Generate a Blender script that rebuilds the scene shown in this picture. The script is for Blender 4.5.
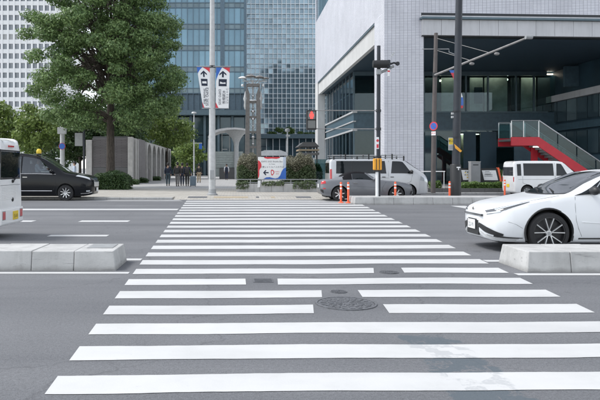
import bpy, bmesh, math, random
import numpy as np
from mathutils import Vector, Matrix, noise as mnoise
random.seed(7); RNG = np.random.default_rng(7)
R = math.radians
for o in list(bpy.data.objects): bpy.data.objects.remove(o)
SC = bpy.context.scene
COL = SC.collection
# ------------------------------------------------------------------ camera, sky, sun, exposure
F, CX, CY, H = 620.0, 236.0, 168.0, 1.45          # focal length and principal point in photo pixels, eye height
cam = bpy.data.cameras.new('camera'); cam_o = bpy.data.objects.new('camera', cam); COL.objects.link(cam_o)
cam.sensor_width = 36; cam.lens = 36 * F / 600; cam.shift_x = (300 - CX) / 600; cam.shift_y = -(200 - CY) / 600
cam.clip_start = 0.1; cam.clip_end = 3000
cam_o.location = (0, 0, H); cam_o.rotation_euler = (R(90), 0, 0); SC.camera = cam_o
SUN_EL, SUN_AZ = 56, -82                            # azimuth from +Y towards +X
w = bpy.data.worlds.new('World'); SC.world = w; w.use_nodes = True
nt = w.node_tree; nt.nodes.clear()
sky = nt.nodes.new('ShaderNodeTexSky'); sky.sky_type = 'NISHITA'; sky.sun_disc = False
sky.sun_elevation = R(SUN_EL); sky.sun_rotation = R(SUN_AZ); sky.air_density = 1.0; sky.dust_density = 0.7; sky.ozone_density = 1.0
hs = nt.nodes.new('ShaderNodeHueSaturation'); hs.inputs['Saturation'].default_value = 0.30
bg = nt.nodes.new('ShaderNodeBackground'); bg.inputs[1].default_value = 0.15
wo = nt.nodes.new('ShaderNodeOutputWorld')
nt.links.new(sky.outputs[0], hs.inputs['Color']); nt.links.new(hs.outputs[0], bg.inputs[0]); nt.links.new(bg.outputs[0], wo.inputs[0])
sl = bpy.data.lights.new('sun', 'SUN'); sl.energy = 1.25; sl.angle = R(14); sl.color = (1, .97, .93)
so = bpy.data.objects.new('sun', sl); COL.objects.link(so)
sd = Vector((math.sin(R(SUN_AZ)) * math.cos(R(SUN_EL)), math.cos(R(SUN_AZ)) * math.cos(R(SUN_EL)), math.sin(R(SUN_EL))))
so.rotation_euler = (-sd).to_track_quat('-Z', 'Y').to_euler(); so.location = (-30, 0, 60)
SC.view_settings.view_transform = 'Standard'; SC.view_settings.look = 'None'
SC.view_settings.exposure = 1.06; SC.view_settings.gamma = 1

def PX(px, Y): return (px - CX) * Y / F
def PZ_(py, Y): return H - (py - CY) * Y / F
def GY(py, z=0.0): return F * (H - z) / (py - CY)
def P(px, py, Y): return Vector((PX(px, Y), Y, PZ_(py, Y)))
PAV = 0.10                                          # pavement height

# ------------------------------------------------------------------ materials
def newmat(name):
    m = bpy.data.materials.new(name); m.use_nodes = True
    return m, m.node_tree, m.node_tree.nodes['Principled BSDF']
def N(t, typ, **kw):
    n = t.nodes.new(typ)
    for k, v in kw.items():
        if k in n.inputs: n.inputs[k].default_value = v
        else: setattr(n, k, v)
    return n
def posvec(t): return N(t, 'ShaderNodeNewGeometry').outputs['Position']
def objvec(t): return N(t, 'ShaderNodeTexCoord').outputs['Object']
def ramp(t, fac, stops):
    r = t.nodes.new('ShaderNodeValToRGB'); e = r.color_ramp.elements
    while len(e) < len(stops): e.new(0.5)
    for i, (p, c) in enumerate(stops): e[i].position = p; e[i].color = (*c, 1) if len(c) == 3 else c
    t.links.new(fac, r.inputs[0]); return r.outputs[0]
def mixc(t, fac, a, b, mode='MIX'):
    n = t.nodes.new('ShaderNodeMix'); n.data_type = 'RGBA'; n.blend_type = mode
    for sock, v in ((n.inputs[0], fac), (n.inputs[6], a), (n.inputs[7], b)):
        if hasattr(v, 'is_output') or isinstance(v, bpy.types.NodeSocket): t.links.new(v, sock)
        elif isinstance(v, (int, float)): sock.default_value = v
        else: sock.default_value = (*v, 1)
    return n.outputs[2]
def math_(t, op, a, b=None, c=None, clamp=False):
    n = t.nodes.new('ShaderNodeMath'); n.operation = op; n.use_clamp = clamp
    for i, v in enumerate((a, b, c)):
        if v is None: continue
        if isinstance(v, bpy.types.NodeSocket): t.links.new(v, n.inputs[i])
        else: n.inputs[i].default_value = v
    return n.outputs[0]
def noise(t, vec, scale, detail=4, rough=.55, dist=0):
    n = N(t, 'ShaderNodeTexNoise', Scale=scale, Detail=detail, Roughness=rough, Distortion=dist)
    t.links.new(vec, n.inputs['Vector']); return n.outputs['Fac']
def bump(t, bs, h, strength=.2, dist=.01):
    b = N(t, 'ShaderNodeBump', Strength=strength, Distance=dist); t.links.new(h, b.inputs['Height']); t.links.new(b.outputs[0], bs.inputs['Normal'])
def M(name, col, rough=.5, metal=0, var=.12, vscale=3.0, bmp=0, bscale=80, coat=0, spec=.5, dirt=0):
    m, t, b = newmat(name)
    b.inputs['Roughness'].default_value = rough; b.inputs['Metallic'].default_value = metal
    b.inputs['Coat Weight'].default_value = coat; b.inputs['Specular IOR Level'].default_value = spec
    b.inputs['Coat Roughness'].default_value = .04
    v = posvec(t)
    f = noise(t, v, vscale, 5)
    lo = tuple(c * (1 - var) for c in col); hi = tuple(min(1, c * (1 + var)) for c in col)
    c = ramp(t, f, [(.3, lo), (.7, hi)])
    if dirt:
        mp = N(t, 'ShaderNodeMapping'); mp.inputs['Scale'].default_value = (3, 3, .35); t.links.new(v, mp.inputs['Vector'])
        g = noise(t, mp.outputs[0], 1.5, 6, .6)
        gm = ramp(t, g, [(.48, (0, 0, 0)), (.75, (dirt,) * 3)])
        c = mixc(t, gm, c, tuple(x * .45 for x in col))
    t.links.new(c, b.inputs['Base Color'])
    rr = math_(t, 'MULTIPLY_ADD', f, .12, rough - .06, clamp=True); t.links.new(rr, b.inputs['Roughness'])
    if bmp: bump(t, b, noise(t, v, bscale, 3), bmp, .01)
    return m
def emis(name, col, s):
    m, t, b = newmat(name); b.inputs['Base Color'].default_value = (*col, 1)
    b.inputs['Emission Color'].default_value = (*col, 1); b.inputs['Emission Strength'].default_value = s; return m
def glassmat(name, tint, alpha_glossy=.25, rough=.02):
    """see-through window glass: a clear tinted layer under a mirror-like surface"""
    m, t, b = newmat(name); t.nodes.remove(b); out = t.nodes['Material Output']
    tr = N(t, 'ShaderNodeBsdfTransparent'); tr.inputs[0].default_value = (*tint, 1)
    gl = N(t, 'ShaderNodeBsdfGlossy'); gl.inputs['Roughness'].default_value = rough; gl.inputs[0].default_value = (.9, .95, 1, 1)
    fr = N(t, 'ShaderNodeFresnel', IOR=1.5)
    fac = math_(t, 'ADD', fr.outputs[0], alpha_glossy, clamp=True)
    mx = N(t, 'ShaderNodeMixShader'); t.links.new(fac, mx.inputs[0]); t.links.new(tr.outputs[0], mx.inputs[1]); t.links.new(gl.outputs[0], mx.inputs[2])
    t.links.new(mx.outputs[0], out.inputs[0]); return m

def worn_mask(t, v):
    """the trench repair that crosses the near stripes: a strip of sealed, patchy surface"""
    sx = t.nodes.new('ShaderNodeSeparateXYZ'); t.links.new(v, sx.inputs[0])
    def band(s, a, b, soft):
        u = math_(t, 'MULTIPLY', math_(t, 'SUBTRACT', s, a), 1 / soft, clamp=True)
        d = math_(t, 'MULTIPLY', math_(t, 'SUBTRACT', b, s), 1 / soft, clamp=True)
        return math_(t, 'MULTIPLY', u, d)
    m1 = math_(t, 'MULTIPLY', band(sx.outputs[0], 1.28, 1.98, .16), band(sx.outputs[1], 2.2, 5.6, .4))
    mp = N(t, 'ShaderNodeMapping'); mp.inputs['Scale'].default_value = (3, 3.2, 1); t.links.new(v, mp.inputs['Vector'])
    vn = N(t, 'ShaderNodeTexVoronoi', Scale=2.2, distance='CHEBYCHEV'); vn.inputs['Randomness'].default_value = .75; t.links.new(mp.outputs[0], vn.inputs['Vector'])
    rgb = t.nodes.new('ShaderNodeSeparateColor'); t.links.new(vn.outputs['Color'], rgb.inputs[0])
    fine = noise(t, v, 26, 4, .6)
    k = math_(t, 'ADD', math_(t, 'MULTIPLY', rgb.outputs[0], .55), math_(t, 'MULTIPLY', fine, .75))
    k = math_(t, 'MULTIPLY', k, m1)
    return k, fine
def asphalt_mat():
    m, t, b = newmat('asphalt'); v = posvec(t)
    big = noise(t, v, .35, 5, .6)
    mp = N(t, 'ShaderNodeMapping'); mp.inputs['Scale'].default_value = (.12, 1.1, 1); t.links.new(v, mp.inputs['Vector'])
    track = noise(t, mp.outputs[0], .9, 4, .55)
    grain = noise(t, v, 95, 2, .7); grain2 = noise(t, v, 34, 3, .7)
    c = ramp(t, big, [(.3, (.148, .153, .162)), (.7, (.190, .195, .205))])
    c = mixc(t, math_(t, 'MULTIPLY', ramp(t, track, [(.4, (0,) * 3), (.68, (1,) * 3)]), .7), c, (.115, .120, .130))
    g = ramp(t, grain, [(.36, (.58,) * 3), (.52, (1,) * 3), (.68, (1.0,) * 3), (.8, (1.5,) * 3)])
    c = mixc(t, .75, c, g, 'MULTIPLY')
    g2 = ramp(t, grain2, [(.35, (.82,) * 3), (.65, (1.12,) * 3)])
    c = mixc(t, .8, c, g2, 'MULTIPLY')
    # thin cracks
    vc = N(t, 'ShaderNodeTexVoronoi', Scale=.33, feature='DISTANCE_TO_EDGE'); nz = N(t, 'ShaderNodeTexNoise', Scale=1.6, Detail=5)
    t.links.new(v, nz.inputs['Vector']); va = N(t, 'ShaderNodeVectorMath', operation='ADD'); t.links.new(v, va.inputs[0]); t.links.new(nz.outputs['Color'], va.inputs[1]); t.links.new(va.outputs[0], vc.inputs['Vector'])
    cr = ramp(t, vc.outputs['Distance'], [(0.0, (1,) * 3), (.006, (0,) * 3)])
    c = mixc(t, math_(t, 'MULTIPLY', cr, .35), c, (.05, .05, .055))
    c = mixc(t, math_(t, 'MULTIPLY', ramp(t, noise(t, v, 1.9, 3, .5, .6), [(.66, (0,) * 3), (.76, (1,) * 3)]), .3), c, (.085, .086, .09))
    c = mixc(t, math_(t, 'MULTIPLY', ramp(t, noise(t, v, 5.3, 2, .5), [(.72, (0,) * 3), (.76, (1,) * 3)]), .35), c, (.075, .076, .08))
    k, fine = worn_mask(t, v)
    c = mixc(t, math_(t, 'MULTIPLY', ramp(t, k, [(.36, (0,) * 3), (.48, (1,) * 3)]), .75), c, (.082, .105, .122))
    t.links.new(c, b.inputs['Base Color']); b.inputs['Roughness'].default_value = .82; b.inputs['Specular IOR Level'].default_value = .3
    bump(t, b, math_(t, 'ADD', grain, grain2), .55, .006)
    return m
def paint_mat():
    m, t, b = newmat('road_paint'); v = posvec(t)
    big = noise(t, v, 1.2, 6, .65); fine = noise(t, v, 60, 3, .7)
    c = ramp(t, big, [(.25, (.48, .485, .48)), (.5, (.54, .545, .54)), (.75, (.575, .58, .575))])
    mq = N(t, 'ShaderNodeMapping'); mq.inputs['Scale'].default_value = (.25, 1.3, 1); t.links.new(v, mq.inputs['Vector'])
    c = mixc(t, ramp(t, noise(t, mq.outputs[0], .8, 5, .6), [(.45, (0,) * 3), (.75, (.6,) * 3)]), c, (.40, .405, .41))
    wr = math_(t, 'ADD', math_(t, 'MULTIPLY', noise(t, v, 7, 8, .75), .8), math_(t, 'MULTIPLY', fine, .3))
    c = mixc(t, ramp(t, wr, [(.665, (0,) * 3), (.74, (.75,) * 3)]), c, (.30, .305, .315))
    mp = N(t, 'ShaderNodeMapping'); mp.inputs['Scale'].default_value = (.5, 9, 1); mp.inputs['Rotation'].default_value = (0, 0, .4); t.links.new(v, mp.inputs['Vector'])
    sc = noise(t, mp.outputs[0], 2.2, 5, .6)
    c = mixc(t, ramp(t, sc, [(.62, (0,) * 3), (.72, (.28,) * 3)]), c, (.5, .5, .51))
    k, f2 = worn_mask(t, v)
    c = mixc(t, ramp(t, k, [(.60, (0,) * 3), (.76, (.34,) * 3)]), c, (.22, .24, .26))
    t.links.new(c, b.inputs['Base Color']); b.inputs['Roughness'].default_value = .6
    bump(t, b, fine, .25, .004); return m
def tile_mat(name, c1, c2, mortar, sx=1.0, bw=.26, rh=.095, ms=.011, floor=False, rough=.45, bstr=.3, off=.5):
    m, t, b = newmat(name); v = posvec(t)
    s = t.nodes.new('ShaderNodeSeparateXYZ'); t.links.new(v, s.inputs[0])
    cb = t.nodes.new('ShaderNodeCombineXYZ')
    if floor: t.links.new(s.outputs[0], cb.inputs[0]); t.links.new(s.outputs[1], cb.inputs[1])
    else:
        t.links.new(math_(t, 'ADD', s.outputs[0], s.outputs[1]), cb.inputs[0]); t.links.new(s.outputs[2], cb.inputs[1])
    br = N(t, 'ShaderNodeTexBrick'); br.offset = off; br.inputs['Scale'].default_value = 1
    br.inputs['Brick Width'].default_value = bw; br.inputs['Row Height'].default_value = rh; br.inputs['Mortar Size'].default_value = ms
    br.inputs['Mortar Smooth'].default_value = .2
    br.inputs['Color1'].default_value = (*c1, 1); br.inputs['Color2'].default_value = (*c2, 1); br.inputs['Mortar'].default_value = (*mortar, 1)
    t.links.new(cb.outputs[0], br.inputs['Vector'])
    big = noise(t, v, .5, 5, .6)
    c = mixc(t, .8, br.outputs['Color'], ramp(t, big, [(.3, (.86,) * 3), (.7, (1.08,) * 3)]), 'MULTIPLY')
    if not floor:
        mp = N(t, 'ShaderNodeMapping'); mp.inputs['Scale'].default_value = (1.6, 1.6, .1); t.links.new(v, mp.inputs['Vector'])
        c = mixc(t, ramp(t, noise(t, mp.outputs[0], 1.2, 6, .65), [(.45, (0,) * 3), (.8, (.4,) * 3)]), c, tuple(x * .6 for x in c1))
    t.links.new(c, b.inputs['Base Color']); b.inputs['Roughness'].default_value = rough
    bump(t, b, math_(t, 'SUBTRACT', 1.0, br.outputs['Fac']), bstr, .006); return m
def leaf_mat(name, dark, light, trans=.25):
    m, t, b = newmat(name); out = t.nodes['Material Output']; g = N(t, 'ShaderNodeNewGeometry')
    f = noise(t, g.outputs['Position'], .55, 4, .6)
    k = math_(t, 'ADD', math_(t, 'MULTIPLY', g.outputs['Random Per Island'], .5), math_(t, 'MULTIPLY_ADD', f, .55, .1))
    c = ramp(t, k, [(.25, dark), (.85, light)])
    t.links.new(c, b.inputs['Base Color']); b.inputs['Roughness'].default_value = .45; b.inputs['Specular IOR Level'].default_value = .35
    tr = N(t, 'ShaderNodeBsdfTranslucent'); t.links.new(c, tr.inputs[0])
    mx = N(t, 'ShaderNodeMixShader'); mx.inputs[0].default_value = trans
    t.links.new(b.outputs[0], mx.inputs[1]); t.links.new(tr.outputs[0], mx.inputs[2]); t.links.new(mx.outputs[0], out.inputs[0]); return m
def bark_mat(name, col):
    m, t, b = newmat(name); v = posvec(t)
    mp = N(t, 'ShaderNodeMapping'); mp.inputs['Scale'].default_value = (1, 1, .25); t.links.new(v, mp.inputs['Vector'])
    f = noise(t, mp.outputs[0], 14, 6, .7)
    t.links.new(ramp(t, f, [(.35, tuple(c * .5 for c in col)), (.65, tuple(c * 1.3 for c in col))]), b.inputs['Base Color'])
    b.inputs['Roughness'].default_value = .9; bump(t, b, f, .8, .03); return m
def panemat(name, col, rough=.06, metal=.35):
    m, t, b = newmat(name); oi = N(t, 'ShaderNodeObjectInfo'); g = N(t, 'ShaderNodeNewGeometry')
    f = noise(t, g.outputs['Position'], .16, 5, .7); f2 = noise(t, g.outputs['Position'], .9, 3, .6)
    rnd = math_(t, 'MULTIPLY', math_(t, 'FRACT', math_(t, 'ADD', oi.outputs['Random'], g.outputs['Random Per Island'])), .26)
    k = math_(t, 'ADD', rnd, math_(t, 'MULTIPLY_ADD', f, .55, .1))
    c = ramp(t, k, [(.2, tuple(x * .6 for x in col)), (.5, col), (.85, tuple(min(1, x * 1.4) for x in col))])
    t.links.new(c, b.inputs['Base Color']); b.inputs['Roughness'].default_value = rough; b.inputs['Metallic'].default_value = metal
    bump(t, b, f2, .04, .05); return m
class MT: pass
mt = MT()
mt.asphalt = asphalt_mat(); mt.paint = paint_mat()
def kerb_mat():
    m = M('kerb_concrete', (.44, .44, .43), .8, var=.14, vscale=2.5, bmp=.3, bscale=60, dirt=.45); t = m.node_tree; b = t.nodes['Principled BSDF']
    v = posvec(t); s = t.nodes.new('ShaderNodeSeparateXYZ'); t.links.new(v, s.inputs[0])
    c = b.inputs['Base Color'].links[0].from_socket
    g = math_(t, 'SUBTRACT', math_(t, 'MULTIPLY', noise(t, v, 5, 6, .65), .16), s.outputs[2])      # splash grime near the road
    c = mixc(t, ramp(t, g, [(.0, (0,) * 3), (.07, (.6,) * 3)]), c, (.17, .165, .155))
    f = noise(t, v, 22, 5, .7); c = mixc(t, ramp(t, f, [(.60, (0,) * 3), (.68, (.4,) * 3)]), c, (.26, .26, .25))
    mp = N(t, 'ShaderNodeMapping'); mp.inputs['Scale'].default_value = (1.2, 6, 14); t.links.new(v, mp.inputs['Vector'])
    c = mixc(t, ramp(t, noise(t, mp.outputs[0], 1.6, 4, .6), [(.62, (0,) * 3), (.70, (.4,) * 3)]), c, (.12, .12, .12))
    t.links.new(c, b.inputs['Base Color']); return m
mt.concrete = kerb_mat()
mt.joint = M('mortar_joint', (.16, .16, .155), .9)
mt.paving = tile_mat('beige_paving', (.37, .35, .31), (.43, .41, .37), (.25, .24, .22), bw=.3, rh=.3, ms=.012, floor=True, rough=.8)
mt.plaza = tile_mat('grey_paving', (.34, .34, .335), (.39, .385, .375), (.26, .26, .25), bw=.6, rh=.6, ms=.012, floor=True, rough=.75)
mt.ground = M('ground_paving', (.27, .27, .26), .85, var=.15, vscale=.5)
mt.gutter = M('gutter_concrete', (.26, .265, .27), .85, var=.12, vscale=1.5, bmp=.2)
mt.tactile = M('tactile_yellow', (.36, .30, .21), .8)
mt.iron = M('cast_iron', (.13, .135, .145), .6, .3, var=.3, vscale=20, bmp=.3)
mt.tile = tile_mat('white_wall_tile', (.63, .635, .685), (.69, .695, .74), (.25, .255, .285), off=0.0)
mt.stone = M('pale_stone_panel', (.54, .545, .56), .7, var=.06, vscale=.8, bmp=.05, dirt=.25)
mt.stonelt = M('light_fascia', (.55, .55, .54), .7, var=.06, vscale=.8, dirt=.3)
mt.darkmet = M('dark_metal', (.03, .033, .037), .45, .4)
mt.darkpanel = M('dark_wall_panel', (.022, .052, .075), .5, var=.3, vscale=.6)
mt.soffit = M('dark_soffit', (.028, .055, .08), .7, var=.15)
mt.slab = M('slab_band', (.055, .10, .13), .45, var=.2)
mt.bluegrey = M('blue_grey_frame', (.09, .135, .16), .4, .3)
mt.steel = M('brushed_steel', (.62, .63, .63), .3, .9)
mt.grey = M('grey_paint', (.32, .33, .335), .5, .2, var=.12, vscale=6)
mt.midgrey = M('weathered_dark_steel', (.175, .165, .155), .5, .4, var=.2, vscale=4)
mt.lgrey = M('light_grey_paint', (.48, .49, .49), .5, .1, var=.1, vscale=6, dirt=.2)
mt.white = M('white_paint', (.78, .785, .78), .4, var=.05)
mt.black = M('black_plastic', (.016, .017, .018), .5)
mt.brown = M('brown_pole_paint', (.10, .085, .08), .55, var=.2)
mt.armgrey = M('weathered_arm', (.24, .235, .23), .6, var=.2)
mt.polebk = M('dark_pole_paint', (.022, .027, .036), .5, var=.25, vscale=2)
mt.red = M('red_paint', (.52, .02, .035), .4, var=.08)
mt.redsign = M('sign_red', (.62, .04, .055), .5, var=.04)
mt.blue = M('sign_blue', (.03, .13, .48), .5, var=.04)
mt.orange = M('orange_plastic', (.80, .13, .05), .5, var=.08)
mt.amber = M('amber_plastic', (.80, .36, .03), .5, var=.06)
mt.yellow = M('yellow_plate', (.72, .52, .04), .5)
mt.reflect = M('reflective_band', (.85, .85, .83), .3)
mt.rubber = M('tyre_rubber', (.018, .018, .019), .75, var=.2)
mt.carglass = M('tinted_car_glass', (.008, .011, .013), .03, spec=.45, var=.05)
mt.screen = M('windscreen_glass', (.045, .053, .058), .03, spec=.8, var=.1, coat=1)
mt.clear = glassmat('clear_window', (.45, .5, .5), .06)
mt.storefront = glassmat('storefront_glass', (.60, .74, .76), .0)
mt.balglass = glassmat('balustrade_glass', (.42, .58, .60), .0)
mt.carwhite = M('pearl_white_paint', (.72, .74, .755), .30, var=.015, coat=.4, spec=.35)
mt.carwhite2 = M('white_van_paint', (.74, .745, .74), .3, var=.03, coat=.6)
mt.carsilver = M('silver_paint', (.53, .54, .55), .32, .15, var=.04, coat=.8)
mt.cargrey = M('gunmetal_paint', (.15, .157, .17), .36, .2, var=.03, coat=.3)
mt.carblack = M('black_car_paint', (.006, .007, .009), .16, var=.1, coat=.2, spec=.2)
mt.soft = M('soft_top_fabric', (.010, .010, .012), .95, bmp=.2, bscale=200, spec=.15)
mt.rim = M('alloy_rim', (.62, .63, .64), .3, .8)
mt.rimdark = M('dark_wheel', (.03, .03, .032), .45, .3)
mt.lens = M('lamp_lens', (.55, .58, .6), .08, .3, coat=1)
mt.lensdark = M('dark_lamp_lens', (.05, .055, .06), .06, coat=1)
mt.tail = M('tail_lamp_red', (.45, .015, .02), .2, coat=.6)
mt.chrome = M('chrome_trim', (.7, .7, .7), .12, 1)
mt.leafA = leaf_mat('camphor_leaves', (.046, .105, .036), (.225, .325, .125))
mt.leafB = leaf_mat('light_leaves', (.055, .105, .022), (.23, .31, .085), .35)
mt.leafC = leaf_mat('dark_leaves', (.02, .05, .018), (.08, .13, .045))
mt.leafD = leaf_mat('hedge_leaves', (.035, .065, .025), (.13, .17, .08))
mt.leafE = leaf_mat('shrub_leaves', (.03, .07, .015), (.13, .21, .05))
mt.leafF = leaf_mat('brown_hedge_top', (.08, .08, .05), (.22, .21, .14))
mt.bark = bark_mat('bark', (.075, .062, .05))
mt.louvre = tile_mat('louvre_wall', (.19, .175, .175), (.215, .2, .20), (.10, .095, .095), bw=.9, rh=.11, ms=.02, rough=.7)
mt.pillar = M('pale_pillar', (.42, .41, .39), .7, dirt=.3)
mt.darkstone = M('dark_base_stone', (.10, .10, .10), .7)
mt.towerw = M('white_tower_wall', (.78, .79, .79), .7, var=.03)
mt.twin = panemat('tower_window', (.14, .165, .19), .1, .0)
mt.paneA = panemat('blue_glass_pane', (.16, .265, .325), .07, .4)
mt.spanA = panemat('spandrel_glass', (.15, .21, .235), .15, .2)
mt.paneB = panemat('grid_glass_pane', (.27, .365, .42), .06, .45)
mt.mullA = M('blue_mullion', (.10, .15, .19), .4, .3)
mt.mullB = M('white_mullion', (.78, .82, .84), .4, .2)
mt.lobby = panemat('lobby_glass', (.055, .09, .11), .06, .2)
mt.louvgreen = M('pale_louvre', (.42, .47, .45), .6)
mt.skin = M('skin', (.45, .29, .21), .55); mt.hair = M('black_hair', (.015, .013, .012), .5)
mt.navy = M('navy_cloth', (.028, .036, .06), .9, bmp=.2); mt.charcoal = M('charcoal_cloth', (.065, .058, .055), .9, bmp=.2)
mt.teal = M('teal_denim', (.05, .075, .09), .9); mt.greycl = M('grey_cloth', (.16, .155, .15), .9); mt.beige = M('beige_cloth', (.36, .29, .2), .9)
mt.whitecl = M('white_cloth', (.68, .70, .72), .9); mt.ltblue = M('pale_blue_shirt', (.5, .56, .66), .9); mt.suit = M('suitcase_shell', (.13, .18, .22), .4)
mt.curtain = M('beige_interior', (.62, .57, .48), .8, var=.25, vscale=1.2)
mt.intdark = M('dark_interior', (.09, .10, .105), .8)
mt.redlamp = emis('red_signal_light', (1, .035, .03), 1.6); mt.warm = emis('ceiling_lamp', (1, .9, .7), 5); mt.roomlamp = emis('room_ceiling_light', (1, .9, .72), 3.2); mt.ledw = emis('white_lamp', (.95, 1, .95), 2.5)

# ------------------------------------------------------------------ mesh builder
class MB:
    def __init__(s): s.v = []; s.f = []; s.mi = []; s.cur = 0
    def add(s, vs, fs):
        n = len(s.v); s.v += [tuple(p) for p in vs]; s.f += [tuple(i + n for i in f) for f in fs]; s.mi += [s.cur] * len(fs); return s
    def box(s, x0, y0, z0, x1, y1, z1):
        vs = [(x, y, z) for x in (x0, x1) for y in (y0, y1) for z in (z0, z1)]
        return s.add(vs, [(0, 1, 3, 2), (4, 6, 7, 5), (0, 4, 5, 1), (2, 3, 7, 6), (0, 2, 6, 4), (1, 5, 7, 3)])
    def prism(s, poly, a, b):
        """poly: list of 3-D points in one plane; a, b: offsets to the two ends"""
        a = Vector(a); b = Vector(b); n = len(poly); vs = [Vector(p) + a for p in poly] + [Vector(p) + b for p in poly]
        return s.add(vs, [tuple(range(n))[::-1], tuple(range(n, 2 * n))] + [(i, (i + 1) % n, (i + 1) % n + n, i + n) for i in range(n)])
    def bar(s, p, q, w, h, up=(0, 0, 1)):
        p = Vector(p); q = Vector(q); d = (q - p).normalized(); u = Vector(up)
        if abs(d.dot(u)) > .95: u = Vector((0, 1, 0))
        a = d.cross(u).normalized(); b = a.cross(d).normalized()
        poly = [p + a * x * w / 2 + b * y * h / 2 for x, y in ((-1, -1), (1, -1), (1, 1), (-1, 1))]
        return s.prism(poly, (0, 0, 0), q - p)
    def tube(s, pts, rad, n=10, cap=True):
        pts = [Vector(p) for p in pts]; rad = rad if isinstance(rad, (list, tuple)) else [rad] * len(pts)
        base = len(s.v); prev = None
        for i, p in enumerate(pts):
            d = (pts[min(i + 1, len(pts) - 1)] - pts[max(i - 1, 0)]).normalized()
            if prev is None:
                u = Vector((1, 0, 0)) if abs(d.x) < .9 else Vector((0, 1, 0))
            else: u = prev
            a = (u - d * u.dot(d)).normalized(); b = d.cross(a); prev = a
            for k in range(n):
                t = 2 * math.pi * k / n; s.v.append(tuple(p + (a * math.cos(t) + b * math.sin(t)) * rad[i]))
        for i in range(len(pts) - 1):
            for k in range(n):
                s.f.append((base + i * n + k, base + i * n + (k + 1) % n, base + (i + 1) * n + (k + 1) % n, base + (i + 1) * n + k)); s.mi.append(s.cur)
        if cap:
            s.f.append(tuple(base + k for k in range(n))[::-1]); s.mi.append(s.cur)
            s.f.append(tuple(base + (len(pts) - 1) * n + k for k in range(n))); s.mi.append(s.cur)
        return s
    def lathe(s, prof, c=(0, 0, 0), axis='z', n=24, cap=True):
        """prof: (radius, height) pairs"""
        base = len(s.v); c = Vector(c)
        for r, h in prof:
            for k in range(n):
                t = 2 * math.pi * k / n; a, b = r * math.cos(t), r * math.sin(t)
                s.v.append(tuple(c + Vector({'z': (a, b, h), 'y': (a, h, b), 'x': (h, a, b)}[axis])))
        for i in range(len(prof) - 1):
            for k in range(n):
                s.f.append((base + i * n + k, base + i * n + (k + 1) % n, base + (i + 1) * n + (k + 1) % n, base + (i + 1) * n + k)); s.mi.append(s.cur)
        for i in (0, len(prof) - 1):
            if cap and prof[i][0] > 1e-4: s.f.append(tuple(base + i * n + k for k in range(n))); s.mi.append(s.cur)
        return s
    def ball(s, c, r, n=12, m=8):
        rx, ry, rz = r if isinstance(r, (tuple, list)) else (r, r, r)
        base = len(s.v)
        for i in range(m + 1):
            ph = math.pi * i / m
            for k in range(n):
                t = 2 * math.pi * k / n
                s.v.append((c[0] + rx * math.sin(ph) * math.cos(t), c[1] + ry * math.sin(ph) * math.sin(t), c[2] + rz * math.cos(ph)))
        for i in range(m):
            for k in range(n):
                s.f.append((base + i * n + k, base + (i + 1) * n + k, base + (i + 1) * n + (k + 1) % n, base + i * n + (k + 1) % n)); s.mi.append(s.cur)
        return s
    def build(s, name, mats, parent=None, smooth=False, bevel=0, loc=None, world=True, seg=2):
        me = bpy.data.meshes.new(name)
        off = Vector((0, 0, 0))
        if parent is not None and world:
            p = parent
            while p is not None: off += Vector(p.location); p = p.parent
        if loc is not None: off += Vector(loc)
        me.from_pydata([tuple(Vector(v) - off) for v in s.v] if off.length else s.v, [], s.f)
        mats = mats if isinstance(mats, (list, tuple)) else [mats]
        for m in mats: me.materials.append(m)
        if len(mats) > 1: me.polygons.foreach_set('material_index', s.mi)
        bm = bmesh.new(); bm.from_mesh(me); bmesh.ops.remove_doubles(bm, verts=bm.verts, dist=1e-5); bmesh.ops.recalc_face_normals(bm, faces=bm.faces)
        bm.to_mesh(me); bm.free()
        if smooth:
            me.polygons.foreach_set('use_smooth', [True] * len(me.polygons))
            me.set_sharp_from_angle(angle=R(38))
        o = bpy.data.objects.new(name, me); COL.objects.link(o)
        if parent is not None: o.parent = parent
        if loc is not None: o.location = loc
        if bevel:
            b = o.modifiers.new('bevel', 'BEVEL'); b.width = bevel; b.segments = seg; b.limit_method = 'ANGLE'; b.angle_limit = R(40)
        return o
def tag(o, label=None, cat=None, group=None, kind=None):
    for k, v in (('label', label), ('category', cat), ('group', group), ('kind', kind)):
        if v: o[k] = v
    return o
def thing(name, label, cat, loc=(0, 0, 0), rz=0, group=None):
    o = bpy.data.objects.new(name, None); COL.objects.link(o); o.location = loc; o.rotation_euler = (0, 0, rz); o.empty_display_size = .3
    return tag(o, label, cat, group)
def kids(o): return [c for c in bpy.data.objects if c.parent == o]
def dup(root, loc, rz=None, label=None, name=None):
    def cp(o, par):
        c = o.copy(); COL.objects.link(c)
        if par is not None: c.parent = par
        for ch in kids(o): cp(ch, c)
        return c
    r = cp(root, None); r.location = loc
    if rz is not None: r.rotation_euler = (0, 0, rz)
    if label: r['label'] = label
    return r
def inst(o, loc, parent, rot=None, name=None):
    c = o.copy(); COL.objects.link(c); c.parent = parent; c.location = loc
    if rot: c.rotation_euler = rot
    return c
def sheet(name, poly, z, mat, parent=None, kind=None):
    b = MB(); b.add([(x, y, z) for x, y in poly], [tuple(range(len(poly)))]); o = b.build(name, mat, parent)
    if o.data.polygons[0].normal.z < 0: o.data.flip_normals()
    if kind: o['kind'] = kind
    return o

# ------------------------------------------------------------------ ground, road, pavement
sheet('ground', [(-1800, -1800), (1800, -1800), (1800, 1800), (-1800, 1800)], -.02, mt.ground, kind='structure')
ROAD_F = 28.3
road = sheet('road', [(-300, -8), (300, -8), (300, 34.0), (4.75, 34.0), (4.75, ROAD_F), (-300, ROAD_F)], 0, mt.asphalt, kind='structure')
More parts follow.
